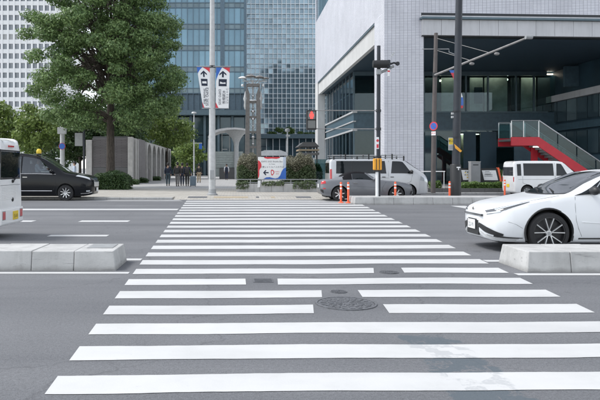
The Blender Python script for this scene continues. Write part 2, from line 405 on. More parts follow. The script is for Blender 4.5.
# pavement: a raised slab with a ramp at the crossing
b = MB()
b.box(-120, ROAD_F + .18, -.015, -2.9, 41, PAV); pl = b.build('pavement', mt.paving); pl['kind'] = 'structure'
b = MB(); b.add([(-2.9, ROAD_F - .02, .005), (4.7, ROAD_F - .02, .005), (4.7, ROAD_F + 1.2, PAV), (-2.9, ROAD_F + 1.2, PAV), (-2.9, 34.8, PAV), (4.7, 34.8, PAV)], [(0, 1, 2, 3), (3, 2, 5, 4)])
b.add([(-2.9, 34.8, PAV), (4.7, 34.8, PAV), (4.7, 41, PAV), (-2.9, 41, PAV)], [(0, 1, 2, 3)])
b.build('crossing_pavement', mt.paving)['kind'] = 'structure'
b = MB(); b.box(-120, 41.002, -.015, 4.7, 300, PAV); b.box(4.7, 34.18, -.015, 120, 300, PAV - .002); b.build('plaza', mt.plaza)['kind'] = 'structure'
kerb = MB().box(-60, ROAD_F, -.01, -59, ROAD_F + .001, 0).build('kerb', mt.concrete); kerb['kind'] = 'structure'
ks = MB().box(0, ROAD_F, -.01, .594, ROAD_F + .176, PAV + .006).build('kerb_block', mt.concrete, kerb, bevel=.012)
for i in range(74):
    inst(ks, (-3.5 - .6 * i, 0, 0), kerb)
ks.location.x = -60.0
kb2 = MB().box(0, 34.004, -.01, .594, 34.176, PAV + .006).build('kerb_block', mt.concrete, kerb, bevel=.012)
for i in range(34): inst(kb2, (5.4 + .6 * i, 0, 0), kerb)
kb2.location.x = 4.78
kb3 = MB().box(4.56, 0, -.01, 4.74, .594, PAV + .006).build('kerb_block', mt.concrete, kerb, bevel=.012)
for i in range(8): inst(kb3, (0, 29.5 + .6 * i, 0), kerb)
kb3.location.y = 28.9
sheet('gutter', [(-120, 26.9), (-2.3, 26.9), (-2.6, ROAD_F), (-120, ROAD_F)], .004, mt.gutter, road)
# tactile and drain plates at the far ramp
for x0, x1, mm, nm in ((214, 248, mt.tactile, 'tactile_strip'), (256, 259, mt.iron, 'drain_plate'), (271, 275, mt.tactile, 'tactile_strip'), (296, 311, mt.iron, 'drain_plate'), (188, 207, mt.iron, 'drain_plate')):
    Yq = 29.15; sheet(nm, [(PX(x0, Yq), Yq - .25), (PX(x1, Yq), Yq - .25), (PX(x1, Yq), Yq + .3), (PX(x0, Yq), Yq + .3)], 0, mm, bpy.data.objects['crossing_pavement'])
for o in bpy.data.objects['crossing_pavement'].children:          # lie on the ramp's slope
    for v_ in o.data.vertices: v_.co.z = .005 + (v_.co.y - ROAD_F + .02) * (PAV - .005) / 1.22 + .005

# crosswalk stripes: 24 bands that fan out slightly towards the far kerb
def yk(u): return 142 + 1 / u
def edgeL(y): return 182 - .732 * (y - 207)
def edgeR(y): return 358 + 2.108 * (y - 203)
gapdef = {3: (315.5, 383.5), 4: (323.5, 358), 5: (247, 277.5), 6: (375, 401.5)}
ucen = lambda k: .004128 + .000602 * k - .0000012 * k * k
def stripe(k, xa, xb, ca=True, cb=True):
    u = ucen(k); hw = .000152
    ya, yb = yk(u + hw), yk(u - hw)                     # far and near edge, in photo rows, at the left end
    tilt = .0075 * (u / .00413) ** -1.3
    n = 60; far, near = [], []
    def w2(px, py):
        py = py - tilt * (px - 60); Y = GY(py); return PX(px, Y), Y
    for i in range(n + 1):
        q = i / n
        lf = edgeL(ya) if xa is None else xa - (2.5 if False else 0); rf = edgeR(ya) if xb is None else xb - (ya - yb) * -.25
        ln = edgeL(yb) if xa is None else xa + (yb - ya) * .7 * (1 if xa > 330 else .1); rn = edgeR(yb) if xb is None else xb - (yb - ya) * .15
        lim = 1500
        far.append(w2(lf + (min(rf, lim) - lf) * q, ya)); near.append(w2(ln + (min(rn, lim) - ln) * q, yb))
    b = MB(); vs = []
    for (x, y), s in [(p, 1) for p in far] + [(p, -1) for p in near]:
        j = (mnoise.noise(Vector((x * .6, y * .35, 3))) * .045 + mnoise.noise(Vector((x * 1.3, y * 2, k))) * .012 + mnoise.noise(Vector((x * 9, y * 5, k + 40))) * .005) * (1 + y * .02)
        vs.append((x, y + j, .004))
    fs = [(i, i + n + 1, i + n + 2, i + 1) for i in range(n)]
    b.add(vs, fs); o = b.build('crosswalk_stripe', mt.paint, road)
    if o.data.polygons[0].normal.z < 0: o.data.flip_normals()
for k in range(24):
    if k in gapdef:
        stripe(k, None, gapdef[k][0]); stripe(k, gapdef[k][1], None)
    else: stripe(k, None, None)
def line(x0, x1, y0, y1, name='lane_line', z=.004):
    Yf, Yn = GY(y0), GY(y1); Ym = (Yf + Yn) / 2
    sheet(name, [(PX(x0, Ym), Yn), (PX(x1, Ym), Yn), (PX(x1, Ym), Yf), (PX(x0, Ym), Yf)], z, mt.paint, road)
line(-900, 129, 272.3, 274.0); line(516, 1500, 273.6, 275.6)
line(-900, 141.5, 258.8, 260.6); line(484.5, 1400, 260.2, 262)
for i in range(-6, 1):
    line(49 + i * 130, 108 + i * 130, 235.0, 236.6)
for i in range(-8, 1): line(80 + i * 95, 129 + i * 95, 220.6, 222)
line(-900, 178, 208.9, 210.3)
for i in range(1, 5): line(600 + i * 130, 660 + i * 130, 235, 236.6)
sheet('stop_line', [(8.2, 8.9), (8.75, 8.9), (8.75, 23.7), (8.2, 23.7)], .004, mt.paint, road)

# manhole cover and small lids in the crossing
def roundlid(name, label, px, py, rx, detail=True):
    Y = GY(py); X = PX(px, Y); t = thing(name, label, 'manhole cover', (X, Y, 0))
    MB().lathe([(rx, .001), (rx, .009), (rx * .93, .009), (rx * .93, .001)], n=48, cap=False).build('ring', mt.iron, t, world=False)
    MB().lathe([(0.001, .005), (rx * .915, .005), (rx * .915, .001)], n=48).build('lid', mt.iron, t, world=False)
    b = MB()
    for rr in (.25, .5, .74):
        nn = int(10 * rr * 2) + 6
        for i in range(nn):
            a0 = 2 * math.pi * i / nn; a1 = a0 + 2 * math.pi / nn * .6
            if detail:
                pts = [(rx * q * math.cos(a), rx * q * math.sin(a)) for q, a in ((rr - .09, a0), (rr - .09, a1), (rr + .09, a1), (rr + .09, a0))]
                b.prism([(x, y, 0) for x, y in pts], (0, 0, .004), (0, 0, .0105))
    o = b.build('raised_pattern', mt.iron, t, world=False); o['kind'] = 'stuff'
roundlid('manhole_cover', 'large round iron manhole cover in the gap of a crosswalk stripe', 346, 303.7, .325)
roundlid('valve_lid', 'small round valve lid just beyond the large manhole cover', 338.8, 292, .095)
roundlid('valve_lid', 'iron lid in the gap of the stripe right of centre', 389, 272.6, .13)
Yp = GY(280.8); t = thing('drain_cover', 'rectangular iron drain plate between two halves of a stripe', 'drain cover', (PX(263, Yp), Yp, 0))
MB().box(-.125, -.13, .001, .125, .13, .006).build('frame', mt.iron, t, world=False)
for i in range(7): MB().box(-.11, -.11 + i * .033, .0065, .11, -.095 + i * .033, .010).build('bar', mt.iron, t, world=False)

# ------------------------------------------------------------------ median islands made of kerb blocks
def island(label, x0, x1, Yf, Yb, ht, joint, endslope=None, group='low concrete kerb islands'):
    """x0..x1 in metres; front face leans back slightly"""
    t = thing('median_island', label, 'kerb island', ((x0 + x1) / 2, (Yf + Yb) / 2, 0), group=group)
    n = max(1, int(round((x1 - x0) / joint))); wd = (x1 - x0) / n
    lean = .042
    for i in range(n):
        a, c = x0 + i * wd + .003, x0 + (i + 1) * wd - .003
        la = lean if endslope in ('L', 'B') and i == 0 else 0; lc = lean if endslope in ('R', 'B') and i == n - 1 else 0
        vs = [(a, Yf, 0), (c, Yf, 0), (c, Yb, 0), (a, Yb, 0), (a + la, Yf + lean, ht), (c - lc, Yf + lean, ht), (c - lc, Yb - lean, ht), (a + la, Yb - lean, ht)]
        jz = random.uniform(-.004, .004); vs = [(x, y + random.uniform(-.003, .003), z + (jz if z > 0 else -.01)) for x, y, z in vs]
        MB().add(vs, [(0, 3, 2, 1), (4, 5, 6, 7), (0, 1, 5, 4), (1, 2, 6, 5), (2, 3, 7, 6), (3, 0, 4, 7)]).build('kerb_block', mt.concrete, t, bevel=.012)
    return t
YL = GY(270.8)
t = island('long concrete kerb island on the left ending beside the crosswalk', PX(116, YL) - .6 * 22, PX(116, YL), YL, YL + .92, .275, .6, 'R')
b = MB(); xe = PX(116, YL); b.box(xe - .5, YL + .35, .276, xe - .12, YL + .8, .281); b.build('marker_plate', mt.grey, t, bevel=.004)
YR = GY(272.7)
island('long concrete kerb island on the right in front of the white hatchback', PX(527, YR), PX(527, YR) + .62 * 14, YR, YR + .95, .285, .62, 'L')
YS = GY(204.6)
island('far concrete kerb island in front of the silver van', PX(354.5, YS), PX(354.5, YS) + .78 * 24, YS, YS + 1.5, .29, .78, 'L')

# ------------------------------------------------------------------ text
def text_mesh(body, size, align='CENTER'):
    c = bpy.data.curves.new('txt', 'FONT'); c.body = body; c.size = size; c.align_x = align; c.align_y = 'CENTER'; c.resolution_u = 2
    o = bpy.data.objects.new('txt', c); COL.objects.link(o)
    dg = bpy.context.evaluated_depsgraph_get(); me = bpy.data.meshes.new_from_object(o.evaluated_get(dg)); bpy.data.objects.remove(o)
    return me
def lettering(body, size, mat, parent, loc, rot, align='CENTER', name='lettering', sx=1):
    """loc relative to the parent; text lies in its local XY plane"""
    me = text_mesh(body, size, align); me.materials.clear(); me.materials.append(mat); me.name = name
    o = bpy.data.objects.new(name, me); COL.objects.link(o); o.parent = parent; o.location = loc; o.rotation_euler = rot; o.scale = (sx, 1, 1); return o
FACE = (R(90), 0, 0)                                   # upright, readable from the camera's side

# ------------------------------------------------------------------ foliage
def leaves_mesh(name, pts, nrm, size, mat, parent, stuff=True, asp=.55):
    n = len(pts); c = np.asarray(pts, float)
    d = RNG.normal(size=(n, 3)); d /= np.linalg.norm(d, axis=1, keepdims=True)
    nn = np.asarray(nrm, float) * .9 + RNG.normal(size=(n, 3)) * .55 + np.array([0, 0, .35]); nn /= np.linalg.norm(nn, axis=1, keepdims=True)
    a = np.cross(nn, d); a /= np.linalg.norm(a, axis=1, keepdims=True); bb = np.cross(nn, a)
    s = size * RNG.uniform(.65, 1.35, size=(n, 1))
    V = np.empty((n, 4, 3)); V[:, 0] = c - a * s; V[:, 1] = c + bb * s * asp - nn * s * .12; V[:, 2] = c + a * s; V[:, 3] = c - bb * s * asp - nn * s * .12
    off = np.zeros(3); p = parent
    while p is not None: off += np.array(p.location); p = p.parent
    V = (V - off).reshape(-1, 3)
    me = bpy.data.meshes.new(name); me.vertices.add(4 * n); me.vertices.foreach_set('co', V.ravel())
    me.loops.add(4 * n); me.loops.foreach_set('vertex_index', np.arange(4 * n)); me.polygons.add(n)
    me.polygons.foreach_set('loop_start', np.arange(0, 4 * n, 4)); me.polygons.foreach_set('loop_total', np.full(n, 4))
    me.update(); me.materials.append(mat)
    o = bpy.data.objects.new(name, me); COL.objects.link(o); o.parent = parent
    return o
def clump_points(centers, radii, per, squash=.7, shell=.3):
    P_, N_ = [], []
    for (c, r) in zip(centers, radii):
        n = int(per * (r ** 2))
        d = RNG.normal(size=(n, 3)); d /= np.linalg.norm(d, axis=1, keepdims=True)
        rad = r * (shell + (1 - shell) * RNG.random((n, 1)) ** .6) * (1 + .22 * np.sin(d[:, :1] * 5 + c[0]) * np.cos(d[:, 2:3] * 6 + c[2]))
        rad *= np.where(RNG.random((n, 1)) < .12, 1.15, 1)
        q = d * rad * np.array([1, 1, squash]) + np.array(c)
        P_.append(q); N_.append(d)
    return np.concatenate(P_), np.concatenate(N_)
def limb(mb, p0, p1, r0, r1, sag=.15, n=6, wob=.12):
    p0 = Vector(p0); p1 = Vector(p1); L = (p1 - p0).length; pts = []
    for i in range(n + 1):
        q = i / n; p = p0.lerp(p1, q); p.z += sag * L * math.sin(q * math.pi)
        p += Vector((random.uniform(-1, 1), random.uniform(-1, 1), random.uniform(-.5, .5))) * wob * L / n * (0 if i in (0, n) else 1); pts.append(p)
    mb.tube(pts, [r0 + (r1 - r0) * (i / n) for i in range(n + 1)], 7); return pts
def tree(name, label, base, trunk_h, trunk_r, centers, radii, leafsize, per, leafm, group=None, squash=.7, cat='tree', lean=0):
    base = Vector(base); t = thing(name, label, cat, base, group=group)
    mb = MB(); top = base + Vector((lean, 0, trunk_h))
    cz = sum(c[2] for c in centers) / len(centers)
    apex = Vector((sum(c[0] for c in centers) / len(centers), sum(c[1] for c in centers) / len(centers), max(cz + 1, top.z + .8)))
    mb.tube([base + Vector((0, 0, -.1)), base + Vector((.0, 0, .25)), base + Vector((lean * .4, 0.03, trunk_h * .45)), top, top.lerp(apex, .5) + Vector((.1, .1, 0)), apex],
            [trunk_r * 1.5, trunk_r * 1.1, trunk_r * .92, trunk_r * .82, trunk_r * .5, trunk_r * .2], 12)
    mb.build('trunk', mt.bark, t, smooth=True)
    lm = MB()
    for c, r in zip(centers, radii):
        q = random.uniform(0, .75); s0 = top.lerp(apex, q) if c[2] > top.z else base.lerp(top, random.uniform(.75, .98))
        limb(lm, s0, Vector(c), trunk_r * random.uniform(.22, .36), .02)
    lm.build('branches', mt.bark, t, smooth=True)['kind'] = 'stuff'
    p, n_ = clump_points(centers, radii, per, squash)
    o = leaves_mesh('crown', p, n_, leafsize, leafm, t); o['kind'] = 'stuff'
    return t
def inpoly(x, y, poly):
    c = False; j = len(poly) - 1
    for i in range(len(poly)):
        xi, yi = poly[i]; xj, yj = poly[j]
        if (yi > y) != (yj > y) and x < (xj - xi) * (y - yi) / (yj - yi) + xi: c = not c
        j = i
    return c
def crown_from_outline(poly, Y, depth, n, rmin, rmax, holes=(), tries=6000):
    """spread clumps through a crown whose side elevation has the given outline (metres, X and Z)"""
    xs = [p[0] for p in poly]; zs = [p[1] for p in poly]; cx, cz = (min(xs) + max(xs)) / 2, (min(zs) + max(zs)) / 2; C_, R_ = [], []
    for _ in range(tries):
        if len(C_) >= n: break
        x = random.uniform(min(xs), max(xs)); z = random.uniform(min(zs), max(zs)); r = random.uniform(rmin, rmax)
        if not all(inpoly(x + dx * r * .9, z + dz * r * .6, poly) for dx, dz in ((1, 0), (-1, 0), (0, 1), (0, -1))): continue
        if any((x - hx) ** 2 + (z - hz) ** 2 < (hr + r * .55) ** 2 for hx, hz, hr in holes): continue
        e = ((x - cx) / (max(xs) - cx)) ** 2 + ((z - cz) / (max(zs) - cz)) ** 2
        dy = depth * math.sqrt(max(.05, 1 - e)); y = Y + random.choice((-1, 1)) * dy * random.uniform(.25, 1) ** .7
        if any((x - a[0]) ** 2 + (y - a[1]) ** 2 + (z - a[2]) ** 2 < (.62 * (r + q)) ** 2 for a, q in zip(C_, R_)): continue
        C_.append((x, y, z)); R_.append(r)
    return C_, R_
TY = 42.0
outl = [(PX(a, TY), PZ_(c, TY)) for a, c in ((64, -60), (58, -5), (45, 12), (24, 22), (20, 36), (30, 44), (38, 56), (34, 72), (30, 92), (36, 112), (52, 128), (80, 136), (100, 130), (118, 138), (145, 132), (165, 122), (185, 108), (190, 88), (186, 70), (178, 58), (183, 40), (186, 22), (172, 10), (168, -20), (160, -60), (110, -75))]
hol = [(PX(98, TY), PZ_(66, TY), .5), (PX(108, TY), PZ_(92, TY), .5), (PX(111, TY), PZ_(112, TY), .5), (PX(112, TY), PZ_(130, TY), .6), (PX(44, TY), PZ_(44, TY), .3)]
cc, rr = crown_from_outline(outl, TY, 4.4, 175, .62, 1.3, hol, 14000)
tree('camphor_tree', 'large dark green tree with a thick trunk rising in front of the grey louvred wall', (PX(110.5, TY), TY, PAV), 5.2, .30, cc, rr, .086, 1000, mt.leafA, squash=.62)
# trees further back
def bgtree(label, px0, px1, pyt, pyb, Y, lm, n, rr0, rr1, per=260, ls=.17, pxt=None, grp='trees in the park behind', cat='tree'):
    cxp = (px0 + px1) / 2; w2_ = (px1 - px0) / 2; h2 = (pyb - pyt) / 2; cyp = (pyt + pyb) / 2
    poly = []
    for i in range(18):
        a = 2 * math.pi * i / 18; k = 1 + .12 * math.sin(3 * a + px0) + .08 * math.sin(5 * a + pyt)
        poly.append((PX(cxp + w2_ * k * math.cos(a), Y), PZ_(cyp + h2 * k * math.sin(a), Y)))
    c, r = crown_from_outline(poly, Y, (PX(px1, Y) - PX(px0, Y)) * .45, n, rr0, rr1)
    tree('street_tree', label, (PX(pxt or cxp, Y), Y, PAV), max(1.5, PZ_(pyb, Y) - PAV + .4), .16, c, r, ls, per, lm, group=grp)
bgtree('pale green tree at the far left behind the black minivan', -45, 30, 98, 156, 62, mt.leafB, 40, .9, 1.5)
bgtree('fresh green bushy tree directly above the black minivan', 14, 62, 104, 158, 58, mt.leafB, 34, .8, 1.4)
bgtree('shaded tree between the sign pole and the big trunk', 52, 108, 112, 160, 66, mt.leafC, 36, .9, 1.5)
bgtree('light green tree over the arcade right of the big trunk', 138, 196, 100, 150, 78, mt.leafB, 40, 1.0, 1.7, 200)
bgtree('dark tree behind the big trunk above the louvred wall', 100, 152, 98, 146, 64, mt.leafC, 30, 1.0, 1.6)
bgtree('far small tree at the end of the path beside the thin lamp post', 172, 208, 140, 172, 100, mt.leafB, 24, 1.0, 1.6, 160, .2)
bgtree('dark tree at the left edge beyond the pavement', -90, 20, 120, 172, 80, mt.leafC, 50, 1.2, 2.0, 150, .2)
bgtree('low dark tree closing the view beside the sign pole', 25, 75, 140, 170, 84, mt.leafC, 34, 1.0, 1.6, 150, .2)
bgtree('dark evergreen filling the gap under the crown of the big tree', 66, 150, 96, 150, 70, mt.leafC, 46, 1.0, 1.7, 220)
bgtree('dark tree at the far end of the arcade', 150, 190, 130, 172, 108, mt.leafC, 34, 1.2, 2.0, 150, .2)
# shrubs and hedges
def shrub(name, label, x0, x1, y0, y1, z0, z1, lm, per=1600, ls=.07, group=None, cat='shrub', stems=True, topm=None):
    t = thing(name, label, cat, ((x0 + x1) / 2, (y0 + y1) / 2, z0), group=group)
    def cloud(n, za, zb, edge=1):
        q = RNG.random((n, 3)); 
        # hollow-ish box with rounded top
        face = RNG.integers(0, 4, n); q[face == 0, 1] *= .25; q[face == 1, 2] = 1 - q[face == 1, 2] * .3
        x = x0 + (x1 - x0) * q[:, 0]; y = y0 + (y1 - y0) * q[:, 1]
        prof = 1 - .30 * np.abs(q[:, 0] * 2 - 1) ** 8 - .18 * np.abs(q[:, 1] * 2 - 1) ** 3
        prof = prof * (1 + .07 * np.sin(x * 4.1 + y) + .06 * np.sin(x * 9.3 - y * 3))
        z = za + (zb - za) * q[:, 2] * prof
        return np.stack([x, y, z], 1), np.stack([q[:, 0] - .5, q[:, 1] - .8, q[:, 2] - .2], 1)
    area = (x1 - x0) * ((y1 - y0) + (z1 - z0))
    p, n_ = cloud(int(per * area), z0, z1)
    if topm is not None:
        hi = p[:, 2] > z0 + (z1 - z0) * (.55 + .12 * np.sin(p[:, 0] * 5))
        leaves_mesh('foliage', p[~hi], n_[~hi], ls, lm, t)['kind'] = 'stuff'; leaves_mesh('foliage_top', p[hi], n_[hi], ls * .9, topm, t)['kind'] = 'stuff'
    else: leaves_mesh('foliage', p, n_, ls, lm, t)['kind'] = 'stuff'
    mb = MB()
    for i in range(int((x1 - x0) * 4) + 2):
        x = random.uniform(x0 + .1, x1 - .1); y = random.uniform(y0 + .1, y1 - .1)
        limb(mb, (x, y, z0 - .02), (x + random.uniform(-.2, .2), y, z0 + (z1 - z0) * .7), .018, .006, 0)
    mb.build('stems', mt.bark, t)['kind'] = 'stuff'
    return t
shrub('rounded_shrub', 'clipped dark shrub at the foot of the big tree trunk', PX(92, 38.4), PX(128, 38.4), 38.4, 40.4, PAV, 1.2, mt.leafC, 1500, .06)
for i, (a, c, Y, lb) in enumerate(((130, 138, 50.2, 'low ground plant at the corner pillar of the louvred wall'), (138, 147, 56, 'low plant midway along the arcade wall'), (147, 160, 66, 'low plant towards the far end of the arcade wall'))):
    shrub('ground_plant', lb, PX(a, Y), PX(c, Y) , Y, Y + 1.2, PAV, .55, mt.leafC, 900, .07, group='low plants along the wall')

# ------------------------------------------------------------------ louvred pavilion with arcade (left)
PY0 = GY(184, PAV); PXR = PX(131.5, PY0); zt = PZ_(137, PY0)
t = thing('arcade_building', 'low grey louvred pavilion with pale pillars and an arched side', 'pavilion', (PXR - 2, PY0, PAV))
xl = PX(86, PY0)
MB().box(xl + .5, PY0 + .15, PAV, PXR - .3, PY0 + 8, zt - .08).build('wall', mt.louvre, t)
for k in range(26):
    z = 1.55 + k * .1
    if z < zt - .15: MB().box(xl + .52, PY0 + .09, z, PXR - .32, PY0 + .149, z + .055).build('slat', mt.louvre, t)
MB().box(xl + .5, PY0 + .06, PAV, PXR - .3, PY0 + .146, 1.5).build('base_course', mt.darkstone, t)
MB().box(xl, PY0 - .05, PAV, xl + .5, PY0 + .6, zt - .25).build('pillar', mt.pillar, t, bevel=.02)
MB().box(PXR - .3, PY0 - .1, PAV, PXR + .1, PY0 + .5, zt).build('pillar', mt.pillar, t, bevel=.02)
MB().box(PXR - .1, PY0 + 3, PAV, PXR + .12, PY0 + 7.0, zt).build('side_wall', mt.louvre, t)
MB().box(PXR - .05, PY0 + 1.2, PAV, PXR + .16, PY0 + 1.9, zt - .05).build('pillar', mt.pillar, t, bevel=.02)
MB().box(PXR - .05, PY0 + 2.5, PAV, PXR + .14, PY0 + 2.99, zt - .1).build('pillar', mt.pillar, t, bevel=.02)
MB().box(xl + .55, PY0 + .2, zt - .08, PXR - .32, PY0 + 31, zt + .06).build('roof', mt.darkstone, t)
for k in range(6):                                      # arches along the side
    y0 = PY0 + 8 + k * 3.7; w_ = 3.0; pts = [(PXR - .2, y0, PAV), (PXR - .2, y0 + .35, PAV)]
    out = [(0, PAV), (.4, PAV), (.4, 2.6)] + [(.4 + 1.45 * (1 - math.cos(a)), 2.6 + 1.25 * math.sin(a)) for a in [math.pi * i / 10 for i in range(1, 10)]] + [(3.3, 2.6), (3.3, PAV), (3.7, PAV), (3.7, zt - .1), (0, zt - .1)]
    MB().prism([(PXR - .25, y0 + a, z) for a, z in out], (0, 0, 0), (.4, 0, 0)).build('arch', mt.pillar, t)
    MB().box(PXR - .2, y0 + .41, PAV + .02, PXR - .08, y0 + 3.29, 1.3).build('parapet', mt.louvre, t)
MB().box(xl + .6, PY0 + 8.2, PAV, PXR - 1.6, PY0 + 30, zt - .1).build('inner_wall', mt.darkpanel, t)

# ------------------------------------------------------------------ office towers
def tower_white():
    Y = 250; x1 = PX(61.5, Y); x0 = x1 - 34; t = thing('office_tower', 'white office tower with a grid of small square windows at upper left', 'office building', (x0, Y, 0))
    z1 = 84; px_, pz = 6 * Y / F, 9.6 * Y / F; ww, wh = 4.1 * Y / F, 5.4 * Y / F
    # wall front built as piers and bands so each window sits in a real opening
    b = MB(); b.box(x0, Y + .5, 0, x1, Y + 30, z1); b.build('wall', mt.towerw, t)
    cols = [PX(5 + 6 * i, Y) for i in range(-4, 9)]; rows = [PZ_(8 + 9.6 * j, Y) for j in range(-2, 13)]
    cols = [c for c in cols if c + ww / 2 < x1 - .5]
    xs = [x0] + [e for c in cols for e in (c - ww / 2, c + ww / 2)] + [x1]
    for i in range(0, len(xs), 2): MB().box(xs[i], Y - .35, 0, xs[i + 1], Y + .499, z1).build('pier', mt.towerw, t)
    zs = sorted([e for r in rows for e in (r - wh / 2, r + wh / 2)]); zs = [0] + zs + [z1]
    bd = MB()
    for i in range(0, len(zs), 2):
        for j in range(1, len(xs) - 1, 2): bd.box(xs[j], Y - .1, zs[i], xs[j + 1], Y + .498, zs[i + 1])
    bd.build('spandrel', mt.towerw, t)['kind'] = 'stuff'
    w0 = None; blind = MB().box(-ww / 2, .25, -wh / 2, ww / 2, .49, wh / 2).build('window', mt.grey, t, world=False); blind.location = (cols[0] - x0, 0, PZ_(36.8, Y))
    for r in rows:
        for c in cols:
            if w0 is None:
                w0 = MB().box(-ww / 2, .25, -wh / 2, ww / 2, .49, wh / 2).build('window', mt.twin, t, world=False); w0.location = (c - x0, 0, r); fr = MB().box(-.06, .16, -wh / 2, .06, .249, wh / 2).build('frame', mt.towerw, w0, world=False)
            else:
                c_ = inst(w0, (c - x0, 0, r), t); inst(fr, (0, 0, 0), c_)
                if abs(r - PZ_(36.8, Y)) < .5: c_.data = blind.data
tower_white()
def tower_a():
    Y = 110; x0, x1 = PX(120, Y), PX(246.3, Y); s = Y / F
    t = thing('office_tower', 'blue grey glass office tower behind the tall lamp pole', 'office building', (x0, Y, 0))
    zb = PZ_(110, Y); MB().box(x0, Y + .4, zb, x1, Y + 30, 46).build('core', mt.mullA, t)
    cw = 5.9 * s; fh = 21.4 * s; bh = 5.0 * s
    ncol = int((x1 - x0) / cw); zband0 = PZ_(50.4, Y)
    pane = MB().box(.03, .05, .03, cw - .03, .12, fh - bh - .03).build('glass_pane', mt.paneA, t, world=False); span = MB().box(.03, .02, .03, cw - .03, .1, bh - .03).build('spandrel', mt.spanA, t, world=False)
    first = True
    for fl in range(-2, 8):
        z = zband0 + fl * fh
        for c in range(ncol):
            x = x1 - (c + 1) * cw - x0
            if z < zb - fh * .5: continue
            if first: span.location = (x, 0, z); pane.location = (x, 0, z + bh); first = False; continue
            if z > zb: inst(span, (x, 0, z), t)
            if z + bh > zb - .2: inst(pane, (x, 0, z + bh), t, rot=(RNG.normal() * .006, 0, RNG.normal() * .006))
    for c in range(ncol + 1):
        x = x1 - c * cw; wide = c in (0, 4)
        MB().box(x - (.42 if wide else .045), Y - (.25 if wide else .1), zb, x + (.35 if wide and c else .045), Y + .39, 46).build('mullion', mt.mullA, t)
    for fl in range(-2, 9):
        z = zband0 + fl * fh
        for q in (z, z + bh):
            if q > zb: MB().box(x0, Y - .08, q - .07, x1, Y + .39, q + .07).build('transom', mt.mullA, t)
    # dark podium
    MB().box(x0, Y + 3, 0, x1, Y + 30, zb - .01).build('podium_core', mt.darkpanel, t)
    MB().box(x0, Y - .3, zb - .9, x1, Y + 3.2, zb - .02).build('canopy_edge', mt.bluegrey, t)
    for c in range(10):
        x = x0 + c * (x1 - x0) / 9
        MB().box(x - .22, Y + 1.6, 0, x + .22, Y + 2.2, zb - .91).build('column', mt.bluegrey, t)
        if c < 9:
            for r in range(3):
                zz = .3 + r * 3.6; MB().box(x + .3, Y + 2.4, zz, x + (x1 - x0) / 9 - .3, Y + 2.5, min(zz + 3.4, zb - 1)).build('lobby_glass', mt.lobby, t)
tower_a()
def tower_b():
    Y = 135; s = Y / F; x0, x1 = PX(246.5, Y), PX(330, Y)
    t = thing('office_tower', 'glass tower with a fine white square grid in the centre', 'office building', (x0, Y, 0))
    zb = PZ_(135, Y); MB().box(x0, Y + .5, zb, x1, Y + 30, 48).build('core', mt.mullA, t)
    cw = 4.42 * s; rh = [5.6 * s, 4.4 * s]
    zs = [zb + .3]; k = 0
    while zs[-1] < 46: zs.append(zs[-1] + rh[k % 2]); k += 1
    nc = int((x1 - x0) / cw) + 1
    cand = [(r, c) for r in range(len(zs) - 1) for c in range(nc)]
    vis = [(r, c) for r, c in cand if x0 + c * cw < PX(316, Y) and zs[r] < PZ_(0, Y)]
    random.shuffle(vis); single = set(sorted(vis)[:300])
    protos = [MB().box(.03, 0, .03, cw - .03, .06, h - .03) for h in rh]; po = {}
    rest = MB()
    for r, c in cand:
        if (r, c) in single:
            if r % 2 not in po:
                po[r % 2] = protos[r % 2].build('glass_pane', mt.paneB, t, world=False); o = po[r % 2]; o.location = (c * cw, .3, zs[r])
            else: o = inst(po[r % 2], (c * cw, .3, zs[r]), t)
            o.rotation_euler = (RNG.normal() * .007, 0, RNG.normal() * .012)
        else:
            d = RNG.normal(size=4) * .012; x = x0 + c * cw
            rest.add([(x + .03, Y + .3 + d[0], zs[r] + .03), (x + cw - .03, Y + .3 + d[1], zs[r] + .03), (x + cw - .03, Y + .3 + d[2], zs[r + 1] - .03), (x + .03, Y + .3 + d[3], zs[r + 1] - .03)], [(0, 1, 2, 3)])
    o = rest.build('upper_panes', mt.paneB, t); o['kind'] = 'stuff'
    for c in range(nc + 1): MB().box(x0 + c * cw - .06, Y, zb, x0 + c * cw + .06, Y + .25, 48).build('mullion', mt.mullB, t)
    for i, z in enumerate(zs): MB().box(x0, Y + .03, z - .055, x1, Y + .24, z + .055).build('transom', mt.mullB, t)
    # terrace and lower glazing
    MB().box(x0 - .1, Y - 5, zb - .95, x1, Y + .6, zb - .05).build('terrace', mt.bluegrey, t)
    MB().box(x0, Y - 3.0, 0, x1, Y + 20, zb - .96).build('podium_core', mt.darkpanel, t)
    lg = None
    for c in range(int((x1 - x0) / (6.4 * s)) + 1):
        x = c * 6.4 * s
        MB().box(x0 + x - .06, Y - 3.25, 0, x0 + x + .06, Y - 3.01, zb - .97).build('mullion', mt.mullB, t)
        for zz in (.3, 3.2, 6.1):
            g = MB().box(x0 + x + .09, Y - 3.12, zz, x0 + x + 6.4 * s - .09, Y - 3.06, min(zz + 2.7, zb - 1)).build('lobby_glass', mt.lobby, t)
    p = []
    for i in range(16):
        x = random.uniform(x0 + .5, PX(313, Y)); p.append(((x, Y - 3, zb + random.uniform(.1, .35)), random.uniform(.35, .8)))
    pts, n_ = clump_points([a for a, _ in p], [r for _, r in p], 500, .55)
    leaves_mesh('terrace_plants', pts, n_, .12, mt.leafE, t)['kind'] = 'stuff'
    for px in (278, 289):
        pts, n_ = clump_points([(PX(px, Y - 3), Y - 3, zb + 1.0), (PX(px + 3, Y - 3), Y - 3, zb + .8)], [.8, .7], 600, .8); leaves_mesh('terrace_bush', pts, n_, .13, mt.leafE, t)['kind'] = 'stuff'
tower_b()

